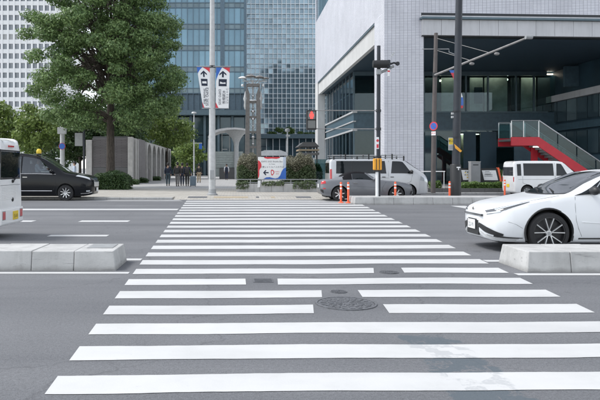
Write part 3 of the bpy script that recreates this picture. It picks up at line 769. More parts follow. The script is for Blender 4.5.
# ------------------------------------------------------------------ big tiled building (right)
def big_building():
    Yc = 38.0; Xs = PX(384.3, Yc); Yf = Xs * F / (315.2 - CX); zl, zf = 11.0, 9.65
    t = thing('corner_building', 'large grey white tiled building with a deep dark entrance recess and red stair', 'building', (Xs, Yc, 0))
    th = R(3.0); XR = 36
    def FR(x, d=0): return Vector((Xs + x * math.cos(th) - d * math.sin(th), Yc + x * math.sin(th) + d * math.cos(th), 0))   # along the front, d = depth behind it
    def fbox(name, xa, xb, d0, d1, z0, z1, mat, bev=0, par=t):
        pts = [FR(xa, d0), FR(xb, d0), FR(xb, d1), FR(xa, d1)]
        return MB().prism([(p.x, p.y, 0) for p in pts], (0, 0, z0), (0, 0, z1)).build(name, mat, par, bevel=bev)
    # upper mass: side wall with strip window, front wall
    zt = 34
    wy0, wy1 = Yc + 22, Yf - .6; wz0, wz1 = 18.0, 21.2
    b = MB()
    b.box(Xs, Yc + .02, zl, Xs + .5, Yf, wz0); b.build('side_wall', mt.tile, t)
    MB().box(Xs, Yc + .02, wz1 + .001, Xs + .5, Yf, zt).build('side_wall', mt.tile, t)
    MB().box(Xs, Yc + .02, wz0 + .001, Xs + .5, wy0, wz1).build('side_wall', mt.tile, t)
    MB().box(Xs, wy1, wz0 + .001, Xs + .5, Yf, wz1).build('side_wall', mt.tile, t)
    for i in range(5):
        d = (wy1 - wy0) / 5; MB().box(Xs + .18, wy0 + i * d + .06, wz0 + .02, Xs + .25, wy0 + (i + 1) * d - .06, wz1 - .02).build('strip_window', mt.paneA, t)
    fbox('front_wall', .002, XR, 0, .5, zl + .003, zt, mt.tile)
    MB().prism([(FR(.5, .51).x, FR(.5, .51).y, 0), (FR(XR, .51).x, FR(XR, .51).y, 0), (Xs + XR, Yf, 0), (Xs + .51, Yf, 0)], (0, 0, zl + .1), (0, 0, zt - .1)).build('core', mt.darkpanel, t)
    # ledge under the side wall, fascia band, soffit
    MB().box(Xs + .02, Yc + 2.25, zl - .12, Xs + .5, Yf - 2.2, zl - .002).build('ledge', mt.bluegrey, t)
    n = 20; d = (Yf - 2.2 - Yc - 2.25) / n
    fp = None
    for i in range(n):
        y = Yc + 2.25 + i * d
        if fp is None: fp = MB().box(.12, .006, zf, .4, d - .006, zl - .125).build('fascia_panel', mt.stonelt, t, world=False); fp.location = (0, y - Yc, 0)
        else: inst(fp, (0, y - Yc, 0), t)
    # corner pier and far pier
    fbox('corner_pier', 0, 2.46, .003, 2.2, 0, zl, mt.tile)
    MB().box(Xs, Yf - 2.2, 0, Xs + .8, Yf, zl - .003).build('end_pier', mt.stonelt, t)
    # soffit (dark ceiling) over the recess and passage
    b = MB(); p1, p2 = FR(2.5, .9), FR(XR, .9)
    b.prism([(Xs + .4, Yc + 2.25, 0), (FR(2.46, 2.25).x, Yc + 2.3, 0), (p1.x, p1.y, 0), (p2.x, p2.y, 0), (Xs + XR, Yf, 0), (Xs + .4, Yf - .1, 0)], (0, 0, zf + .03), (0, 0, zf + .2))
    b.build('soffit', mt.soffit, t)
    # front fascia of stone panels with a projecting ledge
    fz0, fz1 = PZ_(35.2, Yc), PZ_(15.5, Yc); pw = 1.19; np_ = int((XR - 2.3) / pw)
    for i in range(np_): fbox('fascia_panel', 2.3 + i * pw + .008, 2.3 + (i + 1) * pw - .008, -.22, .45, fz0 + .004, fz1 - .25, mt.stone, .008)
    fbox('fascia_ledge', 2.2, XR, -.42, .45, fz1 - .245, fz1 - .12, mt.bluegrey, .01)
    fbox('fascia_top', 2.25, XR, -.3, .4, fz1 - .119, fz1 - .02, mt.stone, .01)
    fbox('fascia_shadow_gap', 2.3, XR, .0, .4, fz1 - .018, zl, mt.darkmet)
    fbox('fascia_backing', 2.31, XR, -.1, .44, fz0 - .05, fz0 + .003, mt.darkmet)
    # glass box: side along the passage and front across the recess
    Gx, Gy = PX(353.5, 52.6), 52.6
    levels = [(PAV, 4.67, 'low'), (4.67, 6.2, 'slab'), (6.2, zf + .02, 'up')]
    MB().box(Gx + .02, Gy + .02, 4.67, Xs + XR, Yf, 6.2).build('floor_slab', mt.slab, t)
    MB().box(Gx - .1, Gy - .1, 6.13, Gx + .3, Yf - 2.3, 6.27).build('slab_edge', mt.lgrey, t)
    MB().box(Gx - .1, Gy - .1, 4.6, Gx + .3, Yf - 2.3, 4.74).build('slab_edge', mt.lgrey, t)
    MB().box(Gx - .06, Gy - .06, 5.36, Gx + .2, Yf - 2.3, 5.46).build('slab_edge', mt.lgrey, t)
    MB().box(Gx + .31, Gy - .1, 6.13, Xs + 17.3, Gy + .25, 6.25).build('slab_edge', mt.bluegrey, t)
    MB().box(Gx + .31, Gy - .1, 4.62, Xs + 17.3, Gy + .25, 4.72).build('slab_edge', mt.bluegrey, t)
    MB().box(Gx + .05, Gy + .021, zf - .35, Xs + 17.3, Gy + .3, zf + .01).build('head_rail', mt.bluegrey, t)
    ny = 9; dy = (Yf - 2.4 - Gy) / ny
    for z0, z1 in ((PAV, 4.59), (6.28, zf)):
        for i in range(ny):
            MB().box(Gx, Gy + i * dy + .05, z0, Gx + .03, Gy + (i + 1) * dy - .05, z1).build('glass_pane', mt.storefront, t)
            MB().box(Gx - .05, Gy + i * dy - .05, z0, Gx + .1, Gy + i * dy + .05, z1).build('mullion', mt.bluegrey, t)
        MB().box(Gx + .02, Gy, (z0 + z1) / 2 - .04, Gx + .09, Yf - 2.4, (z0 + z1) / 2 + .04).build('transom', mt.bluegrey, t)
    xsF = [Gx] + [PX(q, Gy) for q in (378, 404, 424, 436, 466, 488, 516, 534, 559)]
    for z0, z1 in ((PAV, 4.61), (6.26, zf - .36)):
        for i in range(len(xsF) - 1):
            MB().box(xsF[i] + .06, Gy, z0, xsF[i + 1] - .06, Gy + .03, z1).build('glass_pane', mt.storefront, t)
            MB().box(xsF[i + 1] - .06, Gy - .05, z0, xsF[i + 1] + .06, Gy + .12, z1).build('mullion', mt.bluegrey, t)
    # rooms behind the glass
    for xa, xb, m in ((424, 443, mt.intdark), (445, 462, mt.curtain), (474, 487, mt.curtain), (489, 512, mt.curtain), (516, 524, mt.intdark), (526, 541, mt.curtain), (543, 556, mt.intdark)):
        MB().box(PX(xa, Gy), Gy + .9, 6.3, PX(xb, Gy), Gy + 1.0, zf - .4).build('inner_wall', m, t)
    for q in (432, 453, 480, 500, 533, 550):
        MB().box(PX(q, Gy) - .6, Gy + .40, zf - .2, PX(q, Gy) + .6, Gy + .62, zf - .14).build('ceiling_light', mt.roomlamp, t)
    for q in (466, 474):
        MB().box(PX(q, Gy) - .5, Gy + .2, 4.3, PX(q, Gy) + .5, Gy + .4, 4.36).build('ceiling_light', mt.roomlamp, t)
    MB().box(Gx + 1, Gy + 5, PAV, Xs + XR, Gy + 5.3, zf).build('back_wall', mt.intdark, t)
    MB().box(PX(478, Gy), Gy + .75, 7.0, PX(486, Gy), Gy + .85, 8.4).build('notice_board', mt.teal, t)
    for q, zz in ((507, 9.1), (546, 9.1), (440, 9.0)):
        MB().ball((PX(q, Gy + 1), Gy + 1, zz), .09).build('ceiling_lamp', mt.warm, t)
    # ground floor bay of dark panels with a few lit panels
    for xa, xb, m, y in ((424, 434, mt.lobby, -.2), (462, 474, mt.darkpanel, -.3), (498, 530, mt.slab, -3.0), (478, 494, mt.darkpanel, -.4)):
        MB().box(PX(xa, Gy), Gy + y - .1, PAV if y > -2 else PZ_(163, Gy + y), PX(xb, Gy), Gy + y, 4.5 if y > -2 else PZ_(145, Gy + y)).build('wall_panel', m, t)
    for q in (463, 471): MB().box(PX(q, Gy), Gy + .5, PAV, PX(q + 5, Gy), Gy + .7, 4.4).build('curtain', mt.curtain, t)
    # right wing of the recess, facing left
    Wx = 27.0
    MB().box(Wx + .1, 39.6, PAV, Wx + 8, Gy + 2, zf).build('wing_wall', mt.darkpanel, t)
    for i in range(9):
        y = 40.2 + i * 1.5
        for z0, z1 in ((5.3, 7.0), (2.6, 4.4)): MB().box(Wx, y, z0, Wx + .06, y + 1.4, z1).build('wing_window', mt.spanA if (z0 > 5 and i % 3 == 0) else mt.lobby, t)
    MB().box(Wx - .25, 39.7, 7.03, Wx + .09, Gy + 1.8, 7.55).build('wing_band', mt.stone, t)
    MB().box(Wx - .2, 39.7, 4.55, Wx + .09, Gy + 1.8, 5.1).build('wing_band', mt.slab, t)
    MB().box(Wx - .22, 39.7, 2.0, Wx + .09, Gy + 1.8, 2.45).build('wing_band', mt.slab, t)
    MB().box(PX(565, 49), 49, 7.9, PX(586, 49), 49.3, 9.5).build('hanging_panel', mt.slab, t)
    for y in (42.0, 44.5): MB().ball((Wx - .3, y, 6.6), .08).build('wing_lamp', mt.ledw, t)
    return t
bigb = big_building()

def stair():
    Y0, Y1 = 41.5, 43.5
    t = thing('red_staircase', 'outdoor staircase with a red stringer and glass balustrade in the dark recess', 'staircase', (PX(539, Y0), Y0, PAV))
    xa, xb = PX(511, Y0), PX(538.6, Y0); zt, zb = PZ_(137.0, Y0), PZ_(145.5, Y0); th = zt - zb
    slope = (PZ_(137.5, Y0) - PZ_(172, Y0)) / (PX(590, Y0) - xb); xg = xb + (zt - PAV) / slope
    for y in (Y0, Y1):
        MB().prism([(xa, y, zt), (xb, y, zt), (xg, y, PAV), (xg - th / slope * 1.25, y, PAV), (xb - .12, y, zb), (xa, y, zb)], (0, -.05, 0), (0, .05, 0)).build('stringer', mt.red, t)
    MB().box(xa, Y0 + .051, zt - .25, xb, Y1 - .051, zt - .12).build('landing', mt.darkstone, t)
    n = 19; dx = (xg - xb) / n; dz = (zt - PAV) / n
    st = None
    for i in range(n):
        loc = (xb + i * dx - t.location.x, 0, zt - .12 - (i + 1) * dz - t.location.z + .02)
        if st is None: st = MB().add([(0, .052, 0), (dx + .03, .052, 0), (dx + .03, Y1 - Y0 - .052, 0), (0, Y1 - Y0 - .052, 0), (0, .052, .04), (dx + .03, .052, .04), (dx + .03, Y1 - Y0 - .052, .04), (0, Y1 - Y0 - .052, .04)], [(0, 3, 2, 1), (4, 5, 6, 7), (0, 1, 5, 4), (1, 2, 6, 5), (2, 3, 7, 6), (3, 0, 4, 7)]).box(0, .052, -dz, .03, Y1 - Y0 - .052, -.001).build('step', mt.gutter, t, world=False); st.location = loc
        else: inst(st, loc, t)
    hb = 1.08
    for y in (Y0, Y1):
        m = 4; L = xg - xb
        MB().prism([(xa + .05, y, zt + .02), (xb - .05, y, zt + .02), (xb - .05, y, zt + hb), (xa + .05, y, zt + hb)], (0, -.008, 0), (0, .008, 0)).build('glass_panel', mt.balglass, t)
        for i in range(m):
            a, c = xb + L * i / m + .04, xb + L * (i + 1) / m - .04
            MB().prism([(a, y, zt - (a - xb) * slope + .02), (c, y, zt - (c - xb) * slope + .02), (c, y, zt - (c - xb) * slope + hb), (a, y, zt - (a - xb) * slope + hb)], (0, -.008, 0), (0, .008, 0)).build('glass_panel', mt.balglass, t)
        MB().tube([(xb, y, zt + hb + .03), (xg, y, PAV + hb + .03)], .05, 8).build('handrail', mt.steel, t, smooth=True)
        MB().tube([(xa, y, zt + hb + .03), (xb, y, zt + hb + .03)], .025, 8).build('handrail', mt.grey, t, smooth=True)
        for x in (xa + .02, (xa * .55 + xb * .45), xb): MB().box(x - .025, y - .03, zt, x + .025, y + .03, zt + hb).build('post', mt.steel, t)
    x = PX(532.5, Y1); MB().box(x - .17, Y1 - .4, PAV, x + .17, Y1 - .1, zb).build('column', mt.red, t)
    MB().box(PX(534, Y0 + .6), Y0 + .6, zb - .1, PX(539, Y0 + .6), Y0 + .75, zb - .04).build('soffit_lamp', mt.ledw, t)
stair()

# ------------------------------------------------------------------ planter with hedges and fair sign
YP = GY(192, PAV); xa, xb = PX(236, YP), PX(319, YP); zp = PZ_(183.8, YP)
t = thing('planter', 'long low concrete planter wall at the end of the crosswalk', 'planter', ((xa + xb) / 2, YP, PAV))
nb = 7
for i in range(nb):
    d = (xb - xa) / nb; MB().box(xa + i * d + .004, YP, PAV - .01, xa + (i + 1) * d - .004, YP + .22, zp).build('wall_block', mt.concrete, t, bevel=.01)
MB().box(xa, YP + .221, PAV, xb, YP + 2.6, zp - .08).build('soil', mt.bark, t)
t = thing('railing', 'low green grey railing along the planter wall', 'railing', ((xa + xb) / 2, YP + .1, zp))
for z in (zp + .07, zp + .24): MB().tube([(xa, YP + .1, z), (xb, YP + .1, z)], .022, 8).build('rail', mt.grey, t, smooth=True)
for i in range(7):
    x = xa + .05 + i * (xb - xa - .1) / 6; MB().box(x - .02, YP + .08, zp, x + .02, YP + .12, zp + .27).build('post', mt.grey, t)
shrub('hedge', 'brown topped hedge left of the fair sign in the planter', xa + .05, PX(259.5, YP + .7), YP + .5, YP + 2.2, zp - .05, PZ_(155, YP + .8), mt.leafD, 1500, .055, group='hedges in the planter', cat='hedge', topm=mt.leafF)
shrub('hedge', 'brown topped hedge right of the fair sign in the planter', PX(284, YP + .7), xb - .1, YP + .5, YP + 2.2, zp - .05, PZ_(155, YP + .8), mt.leafD, 1500, .055, group='hedges in the planter', cat='hedge', topm=mt.leafF)
for i, (a, c, lb) in enumerate(((236, 249, 'trailing plant over the left end of the planter wall'), (293, 316, 'trailing plant over the right part of the planter wall'), (262, 284, 'trailing plant below the fair sign'))):
    shrub('trailing_plant', lb, PX(a, YP), PX(c, YP), YP - .12, YP + .3, zp - .28 if i != 2 else zp - .1, zp + .16, mt.leafD, 700, .05, group='trailing plants on the planter')
def fair_sign():
    Y = YP + .32; x0, x1, z0, z1 = PX(258, Y), PX(286, Y), PZ_(180, Y), PZ_(157, Y); w_, h_ = x1 - x0, z1 - z0
    t = thing('direction_sign', 'white sign with red and blue wavy corners and a left arrow', 'sign', (x0, Y, z0))
    MB().box(0, 0, 0, w_, .05, h_).build('board', mt.white, t, world=False, bevel=.008)
    MB().box(w_ - .16, -.003, .0, w_ - .0, -.0005, h_).build('edge_strip', mt.ltblue, t, world=False)
    for x in (.15, w_ - .25): MB().box(x, .051, -.35, x + .06, .1, h_ - .1).build('post', mt.grey, t, world=False)
    def flat(name, pts, mat, y): MB().prism([(x * w_, 0, z * h_) for x, z in pts], (0, y, 0), (0, y - .002, 0)).build(name, mat, t, world=False)
    flat('red_blob', [(0, .28), (0, .86), (.05, .83), (.10, .76), (.125, .66), (.115, .56), (.06, .46), (.045, .38), (.05, .24), (.03, .12), (.0, .08)], mt.redsign, -.004)
    flat('red_top', [(.2, 1.0), (.24, .95), (.34, .92), (.5, .935), (.66, .92), (.76, .95), (.8, 1)], mt.redsign, -.004)
    flat('blue_wave', [(.12, 0), (.2, .05), (.3, .115), (.42, .125), (.52, .09), (.62, .07), (.72, .1), (.79, .2), (.84, .36), (.9, .48), (1, .55), (1, 0)], mt.blue, -.006)
    flat('arrow', [(.18, .32), (.27, .44), (.3, .41), (.255, .345), (.38, .345), (.38, .295), (.255, .295), (.3, .23), (.27, .2)], mt.navy, -.004)
    ring = []
    for i in range(20):
        a = 2 * math.pi * i / 20; k = 1 + .12 * math.sin(3 * a + 1); ring.append((.515 + .062 * k * math.cos(a), .33 + .125 * k * math.sin(a)))
    b = MB(); n = 20
    for q in (0, 1):
        pass
    inner = [(.515 + (x - .515) * .55, .33 + (z - .33) * .62) for x, z in ring]
    vs = [(x * w_, -.006, z * h_) for x, z in ring] + [(x * w_, -.006, z * h_) for x, z in inner]
    b.add(vs, [(i, (i + 1) % n, (i + 1) % n + n, i + n) for i in range(n)]); b.build('ring_mark', mt.redsign, t, world=False)
    lettering('EXPO 2025 Shuttle Bus', .125, mt.navy, t, (w_ * .5, -.004, h_ * .80), FACE)
    lettering('for Osaka', .085, mt.navy, t, (w_ * .5, -.004, h_ * .69), FACE)
    lettering('万博シャトルバスのりば', .125, mt.navy, t, (w_ * .5, -.004, h_ * .56), FACE)
    lettering('EXPO', .09, mt.redsign, t, (w_ * .69, -.004, h_ * .36), FACE); lettering('2025', .09, mt.redsign, t, (w_ * .69, -.004, h_ * .27), FACE)
fair_sign()
MB().prism([(PX(257.5, YP - .02), YP - .02, PZ_(187.5, YP)), (PX(260, YP - .02), YP - .02, PZ_(187, YP)), (PX(260.6, YP - .02), YP - .02, PZ_(180.5, YP)), (PX(257.8, YP - .02), YP - .02, PZ_(180.5, YP))], (0, -.02, 0), (0, .0, 0)).build('paper_notice', mt.white)
tag(bpy.data.objects['paper_notice'], 'small white notice hung on the planter railing below the sign', 'notice')
# glass fence right of planter
t = thing('glass_fence', 'pale glass fence panels behind the roadster tail', 'fence', (PX(316, 39), 39, PAV))
for i in range(3):
    x = PX(314, 39) + i * 1.25; MB().box(x, 39, PAV + .1, x + 1.2, 39.03, 2.0).build('glass_panel', mt.balglass, t); MB().box(x - .03, 38.98, PAV, x + .02, 39.05, 2.1).build('post', mt.steel, t)
# white canopy and dark timber roof behind
t = thing('canopy_tent', 'white canopy roof half hidden behind the fair sign', 'canopy', (PX(272, 62), 62, PAV))
x0, x1 = PX(257, 62), PX(287, 62)
MB().prism([(x0, 61, 2.7), (x1, 61, 2.7), (x1 - .15, 61, 3.0), (x1 - .7, 61, 3.2), (x0 + .7, 61, 3.2), (x0 + .15, 61, 3.0)], (0, 0, 0), (0, 2.5, 0)).build('roof', mt.whitecl, t)
for x in (x0 + .1, x1 - .1):
    for y in (61.1, 63.3): MB().box(x - .04, y, PAV, x + .04, y + .08, 2.7).build('leg', mt.white, t)
t = thing('garden_pavilion', 'small dark roofed pavilion between the right hedge and the end pier', 'pavilion', (PX(306, 58), 58, PAV))
x0, x1 = PX(297, 58), PX(318, 58)
MB().prism([(x0, 57, PZ_(147, 58)), (x1, 57, PZ_(147, 58)), (x1 - .4, 57, PZ_(142.5, 58)), (x0 + .5, 57, PZ_(142.5, 58))], (0, 0, 0), (0, 3, 0)).build('roof', mt.darkstone, t)
MB().box(x0 + .1, 57.1, PZ_(151, 58), x1, 59.8, PZ_(149.4, 58)).build('beam', mt.beige, t); MB().box(x0 + .1, 57.1, PZ_(155, 58), x1, 59.8, PZ_(152.8, 58)).build('beam', mt.greycl, t)
for x in (x0 + .2, (x0 + x1) / 2, x1 - .2): MB().box(x - .08, 57.3, PAV, x + .08, 57.5, PZ_(147, 58)).build('column', mt.darkstone, t)
shrub('rounded_shrub', 'dark bush behind the paved path at the back of the planter', PX(286, 60), PX(316, 60), 55.5, 56.8, PAV, 2.0, mt.leafC, 700, .09)

# ------------------------------------------------------------------ subway canopy with funnel column
def canopy():
    Y = 74; t = thing('entrance_canopy', 'arched pale canopy on a funnel column over a louvred enclosure', 'canopy', (PX(228, Y), Y, PAV))
    def pr(px, py): return (PX(px, Y), Y, PZ_(py, Y))
    top = [(208, 137), (209.5, 133.5), (213, 131), (219, 129), (227, 127.8), (235, 127.6), (242, 128.2), (246, 129)]
    bot = [(246, 131), (242, 130), (235, 129.6), (227, 129.9), (219, 131.4), (214, 133.5), (211.5, 136.5), (211, 140), (209, 140)]
    MB().prism([pr(a, c) for a, c in top + bot], (0, -.2, 0), (0, 5, 0)).build('roof', mt.stonelt, t)
    zc = PZ_(130, Y); b = MB(); prof = [(.30, PAV), (.28, PZ_(146, Y)), (.34, PZ_(142, Y)), (.55, PZ_(138, Y)), (.85, PZ_(134.5, Y)), (1.3, PZ_(131.5, Y)), (1.55, zc)]
    b.lathe([(r, z) for r, z in prof], (PX(236.3, Y), Y + 1.6, 0), n=16); b.build('funnel_column', mt.lgrey, t, smooth=True)
    MB().tube([pr(209.5, 139), pr(209, 150), pr(209.2, 179)], .16, 8).build('post', mt.lgrey, t, smooth=True)
    x0, x1 = PX(215, Y), PX(243, Y)
    for i in range(9):
        z0 = PZ_(167.5, Y) + i * .21; MB().box(x0, Y + 2, z0, x1, Y + 2.12, z0 + .17).build('louvre', mt.louvgreen, t)
    MB().box(x0, Y + 2.13, PZ_(177, Y), x1, Y + 2.3, PZ_(151, Y)).build('backing', mt.louvgreen, t)
    MB().box(PX(219, Y), Y + 1.4, PAV, PX(241, Y), Y + 1.9, PZ_(168, Y)).build('base_wall', mt.darkstone, t)
    for px in (222, 229.5, 236): MB().box(PX(px, Y + 4) - .05, Y + 4, PAV, PX(px, Y + 4) + .05, Y + 4.1, PZ_(131, Y)).build('frame_post', mt.lgrey, t)
    MB().box(PX(221, Y), Y + 3, PZ_(149, Y), PX(227, Y), Y + 3.1, PZ_(148, Y)).build('frame_rail', mt.lgrey, t)
canopy()
# ------------------------------------------------------------------ metal clock-like sculpture tower
def sculpture():
    Y = 58; xc = PX(253, Y); t = thing('sculpture_tower', 'tall grey metal sculpture tower with dish shaped hoods on top', 'sculpture', (xc, Y, PAV)); s = Y / F
    zt = PZ_(84, Y)
    for sx in (-1, 1):
        MB().prism([(xc + sx * 8.6 * s, Y, PAV), (xc + sx * 3.6 * s, Y, PAV), (xc + sx * 3.2 * s, Y, zt - 1.0), (xc + sx * 6.8 * s, Y, zt)], (0, -.35, 0), (0, .35, 0)).build('side_plate', mt.midgrey, t)
    MB().box(xc - 6.6 * s, Y - .3, zt - .25, xc + 6.6 * s, Y + .3, zt).build('top_beam', mt.midgrey, t)
    for q in (103, 118, 133, 148): MB().box(xc - 4.6 * s, Y - .25, PZ_(q, Y), xc + 4.6 * s, Y + .25, PZ_(q, Y) + .18).build('cross_beam', mt.midgrey, t)
    MB().tube([(xc, Y, PAV), (xc, Y, zt + .4)], .09, 10).build('shaft', mt.lgrey, t, smooth=True)
    for q, r in ((111.5, .22), (108, .12), (119, .2), (126, .14), (137, .2), (144, .16), (96, .16)):
        MB().lathe([(.02, -r * .6), (r * .8, -r * .4), (r, 0), (r * .8, r * .4), (.02, r * .6)], (xc, Y - .12, PZ_(q, Y)), n=12).build('bell', mt.steel, t, smooth=True)
    MB().lathe([(.25, -.05), (.48, 0), (.48, .08), (.25, .1)], (xc, Y, PZ_(101, Y)), n=18).build('ring', mt.white, t, smooth=True)
    for sx in (-1, 1):
        MB().lathe([(.06, -.9), (.16, -.6), (.12, -.2), (.2, .1), (.1, .5), (.04, .8)], (xc + sx * 7.6 * s, Y - .2, PZ_(100, Y)), n=10).build('side_bell', mt.lgrey, t, smooth=True)
        MB().tube([(xc + sx * 7.6 * s, Y - .2, PZ_(93, Y)), (xc + sx * 9 * s, Y - .2, PZ_(83, Y))], .03, 6).build('hanger', mt.midgrey, t)
    for i, (px, py, r, m) in enumerate(((242.5, 78.2, .42, mt.white), (250.5, 76.8, .55, mt.midgrey), (259, 77.6, .5, mt.midgrey), (265.5, 78.6, .36, mt.midgrey))):
        MB().lathe([(.0, .22 * r / .5), (r * .5, .17 * r / .5), (r * .9, .05), (r, 0), (r * .93, 0), (r * .5, .1)], (PX(px, Y), Y, PZ_(py, Y)), n=16).build('dish', m, t, smooth=True)
        MB().tube([(PX(px, Y), Y, PZ_(py, Y) - .05), (xc + (px - 253) * .25 * s, Y, zt)], .04, 6).build('dish_arm', mt.lgrey, t)
    MB().tube([(PX(242, Y), Y, PZ_(81, Y)), (PX(267, Y), Y, PZ_(81, Y))], .045, 8).build('top_rail', mt.steel, t)
    for px in (242.5, 248, 252, 257, 263): MB().ball((PX(px, Y), Y - .1, PZ_(85.5, Y)), .13).build('ball', mt.white, t, smooth=True)
sculpture()

# ------------------------------------------------------------------ poles, lamps, signs, signals
def lamp_pole():
    Y = GY(195.2, PAV); x = PX(212.2, Y); t = thing('street_lamp', 'tall grey street lamp pole carrying two fair banners', 'street lamp', (x, Y, PAV))
    MB().tube([(x, Y, PAV), (x, Y, 4), (x, Y, 10.5), (x, Y, 12.5)], [.17, .155, .11, .1], 16).build('pole', mt.lgrey, t, smooth=True)
    MB().lathe([(.27, 0), (.27, .06), (.2, .1), (.18, .3)], (x, Y, PAV), n=16).build('base_plate', mt.grey, t, smooth=True)
    MB().tube([(x, Y, 12.3), (x, Y - 1, 12.8), (x, Y - 2.4, 13.0)], .06, 8).build('arm', mt.lgrey, t, smooth=True)
    MB().box(x - .18, Y - 3.1, 12.9, x + .18, Y - 2.3, 13.05).build('lamp_head', mt.grey, t, bevel=.03)
    MB().box(x - .1, Y - .19, .9, x + .1, Y - .14, 1.35).build('access_door', mt.grey, t, bevel=.01)
    zb = PZ_(66.8, Y); MB().tube([(PX(196.5, Y), Y - .12, zb), (PX(231, Y), Y - .12, zb)], .025, 8).build('banner_bar', mt.grey, t)
    MB().tube([(PX(202, Y), Y - .12, PZ_(108.5, Y)), (PX(229, Y), Y - .12, PZ_(108.5, Y))], .02, 8).build('banner_bar', mt.grey, t)
    MB().lathe([(.15, -.06), (.15, .06)], (x, Y, zb), n=14).build('clamp', mt.darkmet, t)
    def banner(label, tl, tr, br, bl, right):
        # corners in photo pixels; the cloth is a curved sheet 4 mm thick
        yb = Y - .12; C = [P(*c, yb) for c in (tl, tr, br, bl)]; o = C[0].copy()
        bt = thing('banner', label, 'banner', o, group='fair banners on the lamp pole')
        def at(u, v, d=0):
            p = C[0].lerp(C[1], u).lerp(C[3].lerp(C[2], u), v); p.y += .02 * math.sin(v * 3.0 + (1 if right else 0)) * math.sin(u * 2.5) - d; return p
        def patch(name, fn, mat, d, thick=.002, nu=6, nv=14):
            g = MB()
            for k in (0, 1):
                vs = [at(*fn(i / nu, j / nv), d + k * thick) for j in range(nv + 1) for i in range(nu + 1)]
                g.add(vs, [(j * (nu + 1) + i, j * (nu + 1) + i + 1, (j + 1) * (nu + 1) + i + 1, (j + 1) * (nu + 1) + i) for j in range(nv) for i in range(nu)])
            g.build(name, mat, bt, smooth=True)
        patch('cloth', lambda u, v: (u, v), mt.white, 0, .004)
        patch('red_corner', lambda u, v: (1 - (1 - v) ** 1.5 * .55 * u, v * .14), mt.redsign, .008)
        patch('blue_corner', lambda u, v: ((1 - v) ** 1.4 * .42 * u, v * (.17 if not right else .34)), mt.blue, .008)
        patch('red_foot', lambda u, v: (.22 * v * u, .86 + .14 * v), mt.redsign, .008)
        def poly(name, pts, mat, d=.009):
            g = MB(); g.add([at(u, v, d) for u, v in pts], [tuple(range(len(pts)))]); g.add([at(u, v, d + .001) for u, v in pts], [tuple(range(len(pts)))]); g.build(name, mat, bt)
        u0 = .5
        poly('arrow', [(u0, .08), (u0 + .26, .155), (u0 + .26, .195), (u0 + .07, .145), (u0 + .07, .24), (u0 - .07, .24), (u0 - .07, .145), (u0 - .26, .195), (u0 - .26, .155)], mt.navy)
        poly('bus_icon', [(u0 - .3, .285), (u0 + .3, .285), (u0 + .3, .46), (u0 - .3, .46)], mt.navy)
        poly('bus_shape', [(u0 - .2, .35), (u0 + .2, .345), (u0 + .22, .40), (u0 - .2, .40)], mt.white, .012)
        W = (C[1] - C[0]).length; Hh = (C[3] - C[0]).length
        def txt(body, size, u, v, vertical):
            p = at(u, v, .03) - o
            lettering(body, size, mt.navy, bt, p, (R(90), R(90), 0) if not vertical else FACE)
        if right:
            txt('大\n阪\n駅\n前', .17, u0 + .12, .735, True); txt('EXPO 2025', .16, u0 - .2, .73, False); txt('シャトルバス', .13, u0 + .36, .70, False)
        else:
            txt('EXPO 2025', .19, u0 + .2, .73, False); txt('Shuttle Bus', .17, u0 - .08, .72, False)
    banner('left fair banner with slanted edge, up arrow and bus symbol', (196.8, 67), (209.8, 67.5), (209.2, 107.5), (203, 107.5), False)
    banner('right fair banner hanging straight with up arrow and bus symbol', (216.3, 67.5), (229.8, 67.5), (228.6, 108.3), (215.6, 107.8), True)
lamp_pole()

